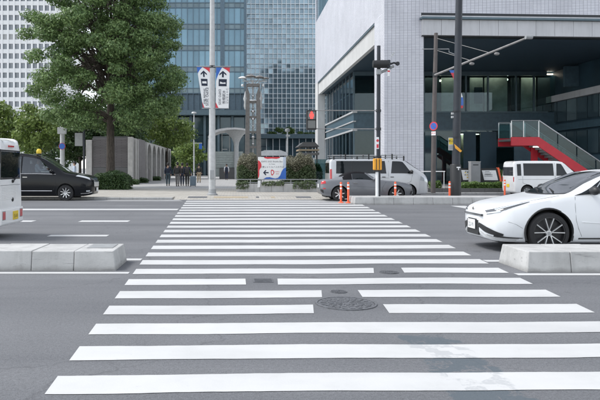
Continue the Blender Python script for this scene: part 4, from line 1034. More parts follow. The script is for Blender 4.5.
def signal_pole():
    Y = 25.3; x = PX(377, Y); t = thing('signal_pole', 'traffic signal pole with orange box standing on the far kerb island', 'signal pole', (x, Y, .29))
    MB().tube([(x, Y, .29), (x, Y, PZ_(158, Y))], .062, 12).build('lower_post', mt.white, t, smooth=True)
    x2 = PX(379.3, Y); MB().tube([(x2, Y + .15, .29), (x2, Y + .15, PZ_(120, Y)), (x2 + .01, Y + .15, PZ_(45, Y))], [.085, .085, .075], 12).build('upper_pole', mt.polebk, t, smooth=True)
    MB().box(PX(373, Y), Y - .14, PZ_(170, Y), PX(381.2, Y), Y + .05, PZ_(158.5, Y)).build('orange_box', mt.amber, t, bevel=.03)
    for q in (375.6, 378.6): MB().box(PX(q, Y) - .012, Y - .15, PZ_(169.5, Y), PX(q, Y) + .012, Y - .139, PZ_(159, Y)).build('groove', mt.black, t)
    for q in (157, 171): MB().box(PX(373.6, Y), Y - .1, PZ_(q, Y) - .03, PX(380.8, Y), Y + .05, PZ_(q, Y) + .03).build('collar', mt.black, t)
    for q in (110.4, 128.8): MB().tube([(PX(381, Y), Y + .1, PZ_(q, Y)), (PX(311, Y), Y + .1, PZ_(q, Y) + .01)], .019, 8).build('arm', mt.armgrey, t, smooth=True)
    for q in (110.4, 128.8): MB().lathe([(.11, -.05), (.11, .05)], (x2, Y + .15, PZ_(q, Y)), n=12).build('clamp', mt.darkmet, t)
    # pedestrian signal on the end of the arms
    p = thing('pedestrian_signal', 'pedestrian signal showing a red standing figure on long arms', 'traffic light', (PX(311.3, Y), Y, PZ_(120, Y)))
    p.scale = (1.18, 1, 1.12); MB().box(-.17, -.1, -.36, .17, .13, .35).build('housing', mt.black, p, world=False, bevel=.02)
    for zc, m in ((.17, mt.redlamp), (-.16, mt.lensdark)):
        MB().box(-.13, -.112, zc - .14, .13, -.1005, zc + .14).build('lens', mt.lensdark if m is mt.redlamp else m, p, world=False)
        MB().prism([(-.155, 0, zc + .15), (.155, 0, zc + .15), (.155, 0, zc + .17), (-.155, 0, zc + .17)], (0, -.22, 0), (0, -.1, 0)).build('visor', mt.black, p, world=False)
    b = MB(); b.ball((0, -.118, .262), (.04, .008, .04)); b.prism([(-.07, 0, .22), (.07, 0, .22), (.075, 0, .12), (.045, 0, .12), (.045, 0, .04), (-.045, 0, .04), (-.045, 0, .12), (-.075, 0, .12)], (0, -.124, 0), (0, -.1125, 0)); b.build('red_figure', mt.redlamp, p, world=False)
    # car signal seen from the side at the top
    v = thing('vehicle_signal', 'dark car signal seen side on near the top of the signal pole', 'traffic light', (PX(384, Y), Y, PZ_(64, Y)))
    z = 0
    b = MB().lathe([(.02, -.42), (.15, -.40), (.165, -.1), (.165, .22), (.1, .3), (.02, .32)], (-.05, 0, z), 'x', 14); b.build('hood', mt.black, v, world=False, smooth=True)
    MB().box(.1, -.13, -.14, .24, .13, .16).build('housing', mt.polebk, v, world=False, bevel=.03); MB().tube([(.24, 0, 0), (.4, 0, .05), (.55, 0, .02)], .04, 8).build('bracket', mt.darkmet, v, world=False)
    MB().lathe([(.07, -.07), (.09, 0), (.07, .07)], (.55, 0, .02), 'y', 12).build('joint', mt.darkmet, v, world=False)
    MB().tube([(-.1, .1, -.32), (.15, .1, -.22), (.42, .1, -.06)], .055, 8).build('lower_arm', mt.grey, v, world=False)
    MB().box(-.28, 0, -.42, -.1, .2, -.2).build('clamp_box', mt.grey, v, world=False, bevel=.02)
    MB().prism([(.2, 0, .22), (.36, 0, .34), (.48, 0, .52), (.34, 0, .42)], (0, -.05, 0), (0, -.02, 0)).build('antenna_plate', mt.lgrey, v, world=False)
    MB().box(.14, -.06, -.5, .22, .0, -.2).build('tag_strip', mt.white, v, world=False); MB().box(.13, -.065, -.33, .23, -.061, -.27).build('tag_mark', mt.redsign, v, world=False)
    s = thing('small_sign', 'small white and red strip sign on the signal pole', 'sign', (PX(377.6, Y), Y + .02, PZ_(143, Y)))
    MB().box(-.06, -.02, -.24, .06, 0, .24).build('plate', mt.white, s, world=False, bevel=.01); MB().lathe([(.055, -.026), (.055, -.021)], (0, 0, .1), 'y', 16).build('red_disc', mt.redsign, s, world=False); MB().box(-.045, -.025, -.2, .045, -.021, -.05).build('red_bar', mt.redsign, s, world=False)
signal_pole()

def utility_pole():
    Y = 27.4; x = PX(456, Y); t = thing('utility_pole', 'thick dark pole between the silver van and the map board', 'utility pole', (x, Y, 0))
    top = Vector((PX(459.8, Y), Y, PZ_(-40, Y)))
    MB().tube([(x, Y, 0), (x, Y, 1.6), top], [.2, .175, .135], 18).build('shaft', mt.polebk, t, smooth=True)
    MB().lathe([(.235, 0), (.235, 1.58), (.21, 1.62), (.18, 1.62)], (x - .02, Y, 0), n=20).build('sleeve', mt.black, t, smooth=True)
    MB().lathe([(.186, 0), (.186, .07)], (x + .02, Y, PZ_(138, Y)), n=18).build('band', mt.darkmet, t); MB().lathe([(.19, 0), (.19, .05)], (x + .03, Y, PZ_(112, Y)), n=18).build('band', mt.darkmet, t)
    MB().prism([(x - .1, Y - .19, PZ_(148.5, Y)), (x + .12, Y - .19, PZ_(152.5, Y)), (x + .2, Y - .17, PZ_(151, Y)), (x + .1, Y - .19, PZ_(149, Y)), (x - .14, Y - .17, PZ_(144, Y))], (0, -.015, 0), (0, .0, 0)).build('yellow_tape', mt.amber, t)
    MB().box(x - .06, Y - .26, PZ_(168, Y), x + .1, Y - .245, PZ_(166.8, Y)).build('label_strip', mt.white, t); MB().box(x, Y - .26, PZ_(170, Y), x + .04, Y - .245, PZ_(168.01, Y)).build('label_strip', mt.white, t)
    for q in (114.5, 118): MB().box(PX(451.4, Y), Y - .05, PZ_(q, Y), PX(453.6, Y), Y + .05, PZ_(q, Y) + .09).build('junction_box', mt.lgrey, t)
    s = thing('small_sign', 'narrow yellow and white sign plate left of the thick dark pole', 'sign', (PX(450.5, Y), Y - .05, PZ_(144, Y)))
    MB().box(-.11, -.01, -.28, .11, .01, .28).build('plate', mt.lgrey, s, world=False, bevel=.01)
    MB().box(-.09, -.014, -.02, .09, -.0105, .25).build('yellow_panel', mt.yellow, s, world=False); lettering('巻込', .12, mt.black, s, (0, -.016, .12), FACE); MB().box(-.09, -.014, -.25, .09, -.0105, -.06).build('dark_panel', mt.grey, s, world=False)
    MB().box(.11, -.005, -.03, .2, .005, .03).build('bracket', mt.darkmet, s, world=False)
utility_pole()

def brown_pole():
    Y = 33.6; x = PX(434, Y); t = thing('lamp_arm_pole', 'brown pole carrying a long slanting pale arm', 'street pole', (x, Y, .25))
    MB().tube([(x - .05, Y, PAV), (x, Y, 4), (PX(436, Y), Y, PZ_(33, Y))], [.13, .12, .1], 14).build('pole', mt.brown, t, smooth=True)
    MB().lathe([(.125, -.12), (.125, .12)], (x + .06, Y, PZ_(75, Y)), n=14).build('clamp', mt.darkmet, t)
    e = P(530, 36.5, 28.0); a0 = P(435, 75, Y - .12)
    MB().tube([a0, a0.lerp(e, .5), e], [.06, .055, .045], 12).build('arm', mt.armgrey, t, smooth=True)
    MB().lathe([(.1, -.15), (.1, .15)], a0.lerp(e, .99), 'x', 12).build('end_cap', mt.grey, t, smooth=True)
    for q in (.42, .68): MB().ball(a0.lerp(e, q) + Vector((.05, 0, -.16)), (.13, .10, .075)).build('fitting', mt.armgrey, t, smooth=True)
    tp = Vector((PX(435.5, Y), Y, PZ_(48, Y)))
    for zp_, q in ((38, .62), (50, .42)): MB().tube([P(436, zp_, Y), a0.lerp(e, q)], .014, 6).build('stay_wire', mt.armgrey, t)
    MB().tube([P(422, 49, Y), P(449, 49, Y), P(449, 52, Y), P(455, 54.5, Y)], .025, 6).build('bracket', mt.grey, t)
    # no-parking sign
    s = thing('no_parking_sign', 'round blue no parking sign with red border on the brown pole', 'sign', (PX(432.6, Y), Y - .16, PZ_(126.3, Y)), rz=R(-48)); s.scale = (.8, .8, .8)
    MB().lathe([(.30, -.008), (.30, .008)], (0, 0, 0), 'y', 28).build('disc', mt.redsign, s, world=False)
    MB().lathe([(.225, -.004), (.225, .0)], (0, -.0085, 0), 'y', 28).build('blue_field', mt.blue, s, world=False)
    MB().bar((-.16, -.016, .16), (.16, -.016, -.16), .006, .055, (0, 1, 0)).build('red_slash', mt.redsign, s, world=False)
    MB().box(-.16, -.01, -.62, .16, .006, -.36).build('white_plate', mt.white, s, world=False); lettering('終日', .15, mt.redsign, s, (0, -.0115, -.49), FACE)
    # twisted banner hanging from the arm
    bt = thing('banner', 'twisted red white and blue banner hanging from the slanting arm', 'banner', P(450.5, 70, 31.6))
    b = MB(); n = 14
    def ln(off):
        vs = []
        for j in range(n + 1):
            v = j / n; tw = R(25 + 35 * v + 20 * math.sin(v * 6)); cxx = .15 + .40 * v; hw = .33
            for u in (-1, -.33, .33, 1): vs.append((cxx + u * hw * math.cos(tw) * .9, u * hw * math.sin(tw) + off, -v * 1.95 + .03 * u))
        return vs
    for off in (0, .006): b.add(ln(off), [(j * 4 + i, j * 4 + i + 1, j * 4 + i + 5, j * 4 + i + 4) for j in range(n) for i in range(3)])
    o = b.build('cloth', [mt.white, mt.redsign, mt.blue], bt, world=False, smooth=True)
    for p in o.data.polygons:
        c = p.center; v = -c.z / 1.95
        p.material_index = 2 if v < .08 else 1 if v < .30 and c.x < .2 else 1 if .3 < v < .55 and c.x < .12 else 2 if .72 < v < .9 and c.x > .1 else 1 if v > .9 else 0
brown_pole()

def delineator(label, px, pyb, Yb=None, first=[None]):
    Y = Yb or GY(pyb); loc = (PX(px, Y), Y, 0)
    if first[0]:
        return dup(first[0], loc, label=label)
    t = thing('lane_post', label, 'bollard', loc, group='orange flexible lane posts')
    MB().lathe([(.11, 0), (.11, .03), (.05, .06)], n=14).build('base', mt.orange, t, world=False, smooth=True)
    MB().lathe([(.045, .05), (.045, .84), (.03, .87)], n=14).build('post', mt.orange, t, world=False, smooth=True)
    for z in (.58, .72): MB().lathe([(.0465, z), (.0465, z + .06)], n=14).build('reflective_band', mt.reflect, t, world=False)
    first[0] = t; return t
delineator('left of the two orange posts standing in front of the grey roadster', 341, 203)
delineator('right of the two orange posts standing in front of the grey roadster', 348.3, 203.2)
delineator('orange post behind the far kerb island near the roadster nose', 395.3, None, 26.3)
delineator('orange post beside the thick dark pole', 449.6, None, 27.2)
delineator('orange post beside the green shrubs just above the white bonnet', 504.8, None, 31.0)

# left background signs
def left_signs():
    Y = 46; t = thing('sign_pole', 'pale grey pole with a sign box and round blue sign behind the minivan', 'sign', (PX(62, Y), Y, PAV))
    MB().tube([(PX(62.3, Y), Y, PAV), (PX(62.3, Y), Y, PZ_(124, Y))], .17, 12).build('pole', mt.lgrey, t, smooth=True)
    MB().box(PX(58.5, Y), Y - .3, PZ_(134, Y), PX(67, Y), Y - .1, PZ_(127.5, Y)).build('sign_box', mt.lgrey, t, bevel=.02)
    MB().lathe([(.22, -.02), (.22, .0)], (PX(62.8, Y), Y - .2, PZ_(146.3, Y)), 'y', 20).build('round_sign', mt.blue, t); MB().lathe([(.25, -.0), (.25, .015)], (PX(62.8, Y), Y - .198, PZ_(146.3, Y)), 'y', 20).build('round_rim', mt.redsign, t)
    t = thing('sign_pole', 'dark thin pole with the grey back of a sign board near the white pillar', 'sign', (PX(84, Y), Y, PAV))
    MB().tube([(PX(84, Y), Y, PAV), (PX(84, Y), Y, PZ_(110, Y))], .08, 10).build('pole', mt.polebk, t, smooth=True)
    MB().box(PX(75, Y), Y - .05, PZ_(146, Y), PX(82.8, Y), Y, PZ_(133, Y)).build('board', mt.grey, t, bevel=.01); MB().box(PX(82.8, Y), Y - .04, PZ_(140, Y), PX(83.8, Y), Y - .01, PZ_(139, Y)).build('bracket', mt.darkmet, t)
    Y = 90; t = thing('lamp_post', 'thin pale lamp post at the end of the arcade path', 'lamp post', (PX(194, Y), Y, PAV))
    MB().tube([(PX(194, Y), Y, PAV), (PX(194, Y), Y, PZ_(114, Y))], [.11, .07], 8).build('pole', mt.lgrey, t, smooth=True); MB().lathe([(.05, 0), (.4, .1), (.3, .3), (.05, .35)], (PX(194, Y), Y, PZ_(114, Y)), n=12).build('lamp_head', mt.lgrey, t, smooth=True)
    MB().box(PX(194.5, Y), Y - .05, PZ_(143.5, Y), PX(202, Y), Y + .05, PZ_(142.8, Y)).build('arm', mt.lgrey, t); MB().box(PX(199, Y), Y - .04, PZ_(149, Y), PX(202, Y), Y + .04, PZ_(143.6, Y)).build('blue_sign', mt.blue, t)
    Y = 62; t = thing('lamp_post', 'slim grey lamp post behind the hedge right of the fair sign', 'lamp post', (PX(287.5, Y), Y, PAV))
    MB().tube([(PX(287.5, Y), Y, PAV), (PX(287.5, Y), Y, PZ_(129, Y))], [.1, .07], 8).build('pole', mt.lgrey, t, smooth=True); MB().lathe([(.05, 0), (.24, .06), (.24, .3), (.05, .36)], (PX(287.5, Y), Y, PZ_(132, Y)), n=12).build('lamp_head', mt.grey, t, smooth=True); MB().box(PX(286, Y), Y - .1, PZ_(136.5, Y), PX(290, Y), Y + .1, PZ_(135, Y)).build('speaker_box', mt.lgrey, t)
left_signs()

# ------------------------------------------------------------------ map boards, pillar, planting on the right
def right_planting():
    Y = 34.3; x0, x1 = PX(428, Y), PX(513, Y); zt = .32
    t = thing('planter', 'low brown stone planter edge on the right behind the far kerb island', 'planter', ((x0 + x1) / 2, Y, PAV)); n = 6
    for i in range(n):
        d = (x1 - x0) / n; MB().box(x0 + i * d + .004, Y, PAV - .01, x0 + (i + 1) * d - .004, Y + .2, zt).build('wall_block', mt.darkstone, t, bevel=.01)
    MB().box(x0, Y + .21, PAV, x1, Y + 2.4, zt - .04).build('soil', mt.bark, t)
    shrub('low_shrub', 'bright green low shrubs in front of the map boards', PX(462, Y), PX(510, Y), Y + .15, Y + 1.1, zt - .05, PZ_(182.2, Y + .3), mt.leafE, 2200, .05)
    shrub('low_shrub', 'tuft of yellow green plants at the foot of the brown pole', PX(432, Y), PX(443, Y), Y + .2, Y + .8, zt - .05, .75, mt.leafE, 1600, .05)
    shrub('low_shrub', 'dark green plants beyond the right end of the map board', PX(503, 36.5), PX(514, 36.5), 36.6, 37.6, PAV, 1.35, mt.leafC, 1500, .06)
    Y = 36.2; t = thing('stone_pillar', 'square grey stone pillar standing before the map boards', 'pillar', (PX(475.5, Y - .5), Y - .5, zt))
    MB().box(PX(471, Y - .5), Y - .5, zt - .05, PX(480.6, Y - .5), Y - .1, PZ_(162, Y - .5)).build('shaft', mt.gutter, t, bevel=.012); MB().box(PX(470.8, Y - .5), Y - .52, PZ_(162, Y - .5), PX(480.8, Y - .5), Y - .08, PZ_(161.4, Y - .5)).build('cap', mt.concrete, t, bevel=.008)
    MB().box(PX(473, Y - .5), Y - .506, PZ_(165.3, Y - .5), PX(478.5, Y - .5), Y - .5005, PZ_(164.4, Y - .5)).build('slot', mt.black, t)
    t = thing('map_board', 'dark framed map board with two white panels and red edges', 'information board', (PX(480, Y), Y, zt))
    def tp(px, py): return Vector((PX(px, Y), Y, PZ_(py, Y)))
    MB().prism([tp(458.5, 182), tp(500.5, 182), tp(497.0, 168.2), tp(460.3, 168.2)], (0, 0, 0), (0, .1, 0)).build('frame', mt.black, t)
    MB().prism([tp(463, 180), tp(471.5, 180), tp(471.5, 170), tp(461.2, 170)], (0, -.012, 0), (0, -.002, 0)).build('white_panel', mt.white, t); MB().prism([tp(484.2, 180.2), tp(498, 180.2), tp(495.6, 170.3), tp(481.8, 170.3)], (0, -.012, 0), (0, -.002, 0)).build('white_panel', mt.white, t)
    MB().prism([tp(459.0, 186), tp(460.6, 186), tp(459.6, 171), tp(458.6, 168)], (0, -.02, 0), (0, .12, 0)).build('red_edge', mt.orange, t)
    MB().prism([tp(500.6, 184), tp(502.2, 184), tp(499.0, 167.5), tp(497.1, 167.5)], (0, -.02, 0), (0, .12, 0)).build('red_edge', mt.orange, t)
    for px in (466, 492): MB().box(PX(px, Y), Y + .02, zt, PX(px, Y) + .1, Y + .09, PZ_(182, Y)).build('leg', mt.black, t)
    for q, zq in ((0, 175), (1, 176.5)):
        for i in range(3 - q): MB().prism([tp(484.5 + i * .3, zq - i * 1.6), tp(492.5 - i * 1.5, zq - i * 1.6), tp(492.4 - i * 1.5, zq - .7 - i * 1.6), tp(484.3 + i * .3, zq - .7 - i * 1.6)], (0, -.015, 0), (0, -.0125, 0)).build('print_line', mt.grey, t)
    random.seed(3)
    for i in range(9):
        a, c = random.uniform(463, 469), random.uniform(171.5, 178.5); MB().prism([tp(a, c), tp(a + 1.6, c), tp(a + 1.4, c - 1), tp(a, c - .8)], (0, -.015, 0), (0, -.0125, 0)).build('map_patch', random.choice([mt.ltblue, mt.leafE, mt.greycl, mt.yellow]), t)
    # dark planter box behind the small van
    Y = 38.2; t = thing('planter', 'grey concrete planter box behind the map board near the small van', 'planter', (PX(510, Y), Y, PAV)); MB().box(PX(505, Y), Y, PAV, PX(530, Y), Y + .8, PZ_(179, Y)).build('box', mt.gutter, t, bevel=.015); MB().box(PX(505, Y) - .04, Y - .04, PZ_(179, Y), PX(530, Y) + .04, Y + .84, PZ_(178, Y)).build('rim', mt.concrete, t, bevel=.01)
    t = thing('guard_rail', 'white low guard rail behind the silver van nose', 'railing', (PX(430, 36), 36, PAV))
    for q in (171.5,): MB().tube([P(418, q, 36), P(445, q, 36)], .03, 8).build('rail', mt.white, t, smooth=True)
    for px in (420, 432, 444): MB().tube([P(px, 171.5, 36), (PX(px, 36), 36, PAV)], .025, 8).build('post', mt.white, t, smooth=True)
right_planting()

# ------------------------------------------------------------------ vehicles
def pchip(xs, ys, x):
    xs = np.asarray(xs, float); ys = np.asarray(ys, float); h = np.diff(xs); d = np.diff(ys) / h; m = np.zeros_like(ys)
    for i in range(1, len(xs) - 1):
        m[i] = 0 if d[i - 1] * d[i] <= 0 else (h[i - 1] + h[i]) * 3 / ((2 * h[i] + h[i - 1]) / d[i - 1] + (h[i] + 2 * h[i - 1]) / d[i])
    m[0] = d[0]; m[-1] = d[-1]
    i = int(np.clip(np.searchsorted(xs, x) - 1, 0, len(xs) - 2)); t = (x - xs[i]) / h[i]
    return ((2 * t ** 3 - 3 * t ** 2 + 1) * ys[i] + (t ** 3 - 2 * t ** 2 + t) * h[i] * m[i] + (-2 * t ** 3 + 3 * t ** 2) * ys[i + 1] + (t ** 3 - t ** 2) * h[i] * m[i + 1])
class Loft:
    """car body from stations along x: (x, zb, ws, wm, zm, wl, zl, wr, zr, zc); y = half widths"""
    def __init__(s, st): s.a = np.array(st, float); s.x = s.a[:, 0]; s.L = s.x[-1]; s.cache = {}
    def sec(s, x):
        k = round(x, 4)
        if k in s.cache: return s.cache[k]
        zb, ws, wm, zm, wl, zl, wr, zr, zc = [pchip(s.x, s.a[:, i], x) for i in range(1, 10)]
        p = [(0, zb), (ws * .88, zb), (ws, zb + .07), (wm, zm), (wl, zl), (wr, zr), (wr * .6, zr + (zc - zr) * .68), (0, zc)]
        s.cache[k] = p; return p
    def pt(s, x, t, side=1):
        p = s.sec(x); i = int(min(max(math.floor(t), 0), 6)); f = t - i
        g = lambda k: p[k] if 0 <= k <= 7 else ((-p[6][0], p[6][1]) if k > 7 else (-p[1][0], p[1][1]))
        a, b, c, d = g(i - 1), g(i), g(i + 1), g(i + 2); out = []
        ten = .5 if i not in (4, 0, 1) else .28           # keep the greenhouse sides nearly straight
        for q in (0, 1):
            m0 = (c[q] - a[q]) * ten; m1 = (d[q] - b[q]) * ten
            out.append((2 * f ** 3 - 3 * f ** 2 + 1) * b[q] + (f ** 3 - 2 * f ** 2 + f) * m0 + (-2 * f ** 3 + 3 * f ** 2) * c[q] + (f ** 3 - f ** 2) * m1)
        return Vector((x - s.L / 2, side * out[0], out[1]))
    def nrm(s, x, t, side):
        e = .01; x0, x1 = max(x - e, 0), min(x + e, s.L); t0, t1 = max(t - .03, 0), min(t + .03, 7)
        n = (s.pt(x1, t, side) - s.pt(x0, t, side)).cross(s.pt(x, t1, side) - s.pt(x, t0, side)); n.normalize()
        c = Vector((x - s.L / 2, 0, (s.sec(x)[0][1] + s.sec(x)[7][1]) / 2)); p = s.pt(x, t, side)
        return n if n.dot(p - c) > 0 else -n
    def body(s, wheels, R_, paint, parent, dark, track, holes=()):
        xs = sorted(set([round(v, 4) for v in s.x] + [round(s.L * i / 72, 4) for i in range(73)])); sub = 4
        ts = [i / sub for i in range(7 * sub + 1)]; nt_ = len(ts) - 1; ring = 2 * nt_; b = MB()
        for x in xs:
            r = [s.pt(x, t, 1) for t in ts]; b.v += [tuple(p) for p in r]; b.v += [(p.x, -p.y, p.z) for p in r[-2:0:-1]]
        for i in range(len(xs) - 1):
            for k in range(ring): b.f.append((i * ring + k, i * ring + (k + 1) % ring, (i + 1) * ring + (k + 1) % ring, (i + 1) * ring + k)); b.mi.append(0)
        b.f.append(tuple(range(ring))); b.f.append(tuple((len(xs) - 1) * ring + k for k in range(ring))[::-1]); b.mi += [0, 0]
        o = b.build('body', paint, parent, world=False)
        cb = MB()
        for wx in wheels:
            for sd_ in (-1, 1):
                cb.tube([(wx - s.L / 2, sd_ * (track - .27), R_ + .01), (wx - s.L / 2, sd_ * (track + .6), R_ + .01)], R_ + .055, 36)
        for poly in holes: cb.prism([(x - s.L / 2, 0, z) for x, z in poly], (0, -3, 0), (0, 3, 0))
        c = cb.build('cut', dark, parent, world=False); m = o.modifiers.new('cut', 'BOOLEAN'); m.operation = 'DIFFERENCE'; m.solver = 'EXACT'; m.object = c
        o.data.materials.append(dark)
        dg = bpy.context.evaluated_depsgraph_get(); me = bpy.data.meshes.new_from_object(o.evaluated_get(dg)); o.modifiers.clear(); old = o.data; o.data = me
        bpy.data.objects.remove(c)
        me.polygons.foreach_set('use_smooth', [True] * len(me.polygons)); me.set_sharp_from_angle(angle=R(32))
        return o
    def patch(s, name, fn, mat, parent, off=.006, nu=12, nv=5, side=1, both=False):
        """fn(u, v) -> (x, t); a thin shell lying on the body"""
        b = MB(); vs = []
        for j in range(nv + 1):
            for i in range(nu + 1):
                x, t = fn(i / nu, j / nv); sd_ = side
                if t > 7: t = 14 - t; sd_ = -side
                p = s.pt(x, t, sd_); vs.append(p + s.nrm(x, t, sd_) * off)
        fs = [(j * (nu + 1) + i, j * (nu + 1) + i + 1, (j + 1) * (nu + 1) + i + 1, (j + 1) * (nu + 1) + i) for j in range(nv) for i in range(nu)]
        b.add(vs, fs); o = b.build(name, mat, parent, smooth=True, world=False); return o
    def quad(s, name, x00, x10, x11, x01, t0, t1, mat, parent, sides=(1, -1), off=.006, nu=12, nv=5):
        """(x00..x10) along t0 and (x01..x11) along t1"""
        for sd_ in sides:
            s.patch(name, lambda u, v: ((x00 + (x10 - x00) * u) * (1 - v) + (x01 + (x11 - x01) * u) * v, t0 + (t1 - t0) * v), mat, parent, off, nu, nv, sd_)
    def across(s, name, xa, xb, t0, mat, parent, curve=0, off=.006):
        """strip over the full width between x = xa (curved by curve at the sides) and xb"""
        s.patch(name, lambda u, v: (xa + curve * (1 - ((t0 + (14 - 2 * t0) * u - 7) / (7 - t0)) ** 2) * (1 - v) * -1 + (xb - xa) * v, t0 + (14 - 2 * t0) * u), mat, parent, off, 28, 8)
    def seam(s, pts, parent, sides=(1, -1), wd=.006, mat=None, name='seam'):
        for sd_ in sides:
            q = [s.pt(x, t, sd_) + s.nrm(x, t, sd_) * .0005 for x, t in pts]
            MB().tube(q, wd / 2, 5).build(name, mat or mt.black, parent, world=False)
def wheel(parent, x, y, R_, wd, side, rimmat, spokes=10, dark=None, hub=.62):
    wt = thing('wheel', None, None, (x, y, R_)); wt.parent = parent; s_ = side
    b = MB(); rr = R_ * hub
    prof = [(rr, -wd / 2), (R_ * .93, -wd / 2), (R_ * .985, -wd * .38), (R_, -wd * .2), (R_, wd * .2), (R_ * .985, wd * .38), (R_ * .93, wd / 2), (rr, wd / 2)]
    b.lathe([(r, h) for r, h in prof], (0, 0, 0), 'y', 40, cap=False); b.build('tyre', mt.rubber, wt, world=False, smooth=True)
    b = MB(); b.lathe([(.001, s_ * wd * .1), (rr * .99, s_ * wd * .1)], (0, 0, 0), 'y', 32, cap=False); b.lathe([(rr * 1.0, -s_ * wd * .4), (rr * 1.0, s_ * wd * .46), (rr * .93, s_ * wd * .47), (rr * .92, s_ * wd * .1)], (0, 0, 0), 'y', 40, cap=False)
    rim = b.build('rim', dark or rimmat, wt, world=False, smooth=True)
    b = MB()
    if spokes == 10:
        for k in range(5):
            for dd in (-.21, .21):
                a0 = 2 * math.pi * k / 5 + math.pi / 2 + dd * .35; a1 = 2 * math.pi * k / 5 + math.pi / 2 + dd * 1.35
                p = Vector((math.cos(a0) * rr * .18, s_ * wd * .36, math.sin(a0) * rr * .18)); q = Vector((math.cos(a1) * rr * .95, s_ * wd * .44, math.sin(a1) * rr * .95))
                b.bar(p, q, .016, .028, (0, 1, 0))
    else:
        for k in range(spokes):
            a = 2 * math.pi * k / spokes + .3; p = Vector((math.cos(a) * rr * .15, s_ * wd * .34, math.sin(a) * rr * .15)); q = Vector((math.cos(a) * rr * .95, s_ * wd * .42, math.sin(a) * rr * .95))
            b.bar(p, q, rr * 2.2 / spokes * .62, .03, (0, 1, 0))
    b.lathe([(.001, s_ * wd * .40), (rr * .17, s_ * wd * .39), (rr * .2, s_ * wd * .3)], (0, 0, 0), 'y', 20)
    b.build('spokes', rimmat, wt, world=False)
    MB().lathe([(.001, s_ * wd * .405), (rr * .1, s_ * wd * .4)], (0, 0, 0), 'y', 16).build('hub_cap', mt.grey if rimmat is not mt.grey else mt.black, wt, world=False)
def wheels(parent, L, xs, tr, R_, wd, rimmat, **k):
    for x in xs:
        for sd_ in (-1, 1): wheel(parent, x - L / 2, sd_ * tr, R_, wd, sd_, rimmat, **k)
def arch_trim(parent, L, xs, yw, R_, mat, wd=.045, lo=-.35):
    for x in xs:
        for sd_ in (-1, 1):
            pts = []
            for i in range(25):
                a = lo + (math.pi - 2 * lo) * i / 24; pts.append((x - L / 2 + math.cos(a) * (R_ + .055), sd_ * yw, R_ + .01 + math.sin(a) * (R_ + .055)))
            MB().tube(pts, wd / 2, 6).build('arch_trim', mat, parent, smooth=True, world=False)
def mirror(parent, p, side, mat, sc=1.0):
    b = MB(); b.ball((p[0], p[1] + side * .13 * sc, p[2]), (.07 * sc, .115 * sc, .075 * sc), 14, 9); o = b.build('door_mirror', mat, parent, smooth=True, world=False)
    MB().bar((p[0], p[1] - side * .03, p[2] - .05 * sc), (p[0], p[1] + side * .06 * sc, p[2] - .04 * sc), .04, .03).build('stem', mt.black, o, world=False)
def plate(parent, x, z, w_, h_, mat, sx, y=0, txt=None):
    b = MB().box(x, y - w_ / 2, z - h_ / 2, x + .012 * sx, y + w_ / 2, z + h_ / 2).build('number_plate', mat, parent, world=False, bevel=.004)
    return b

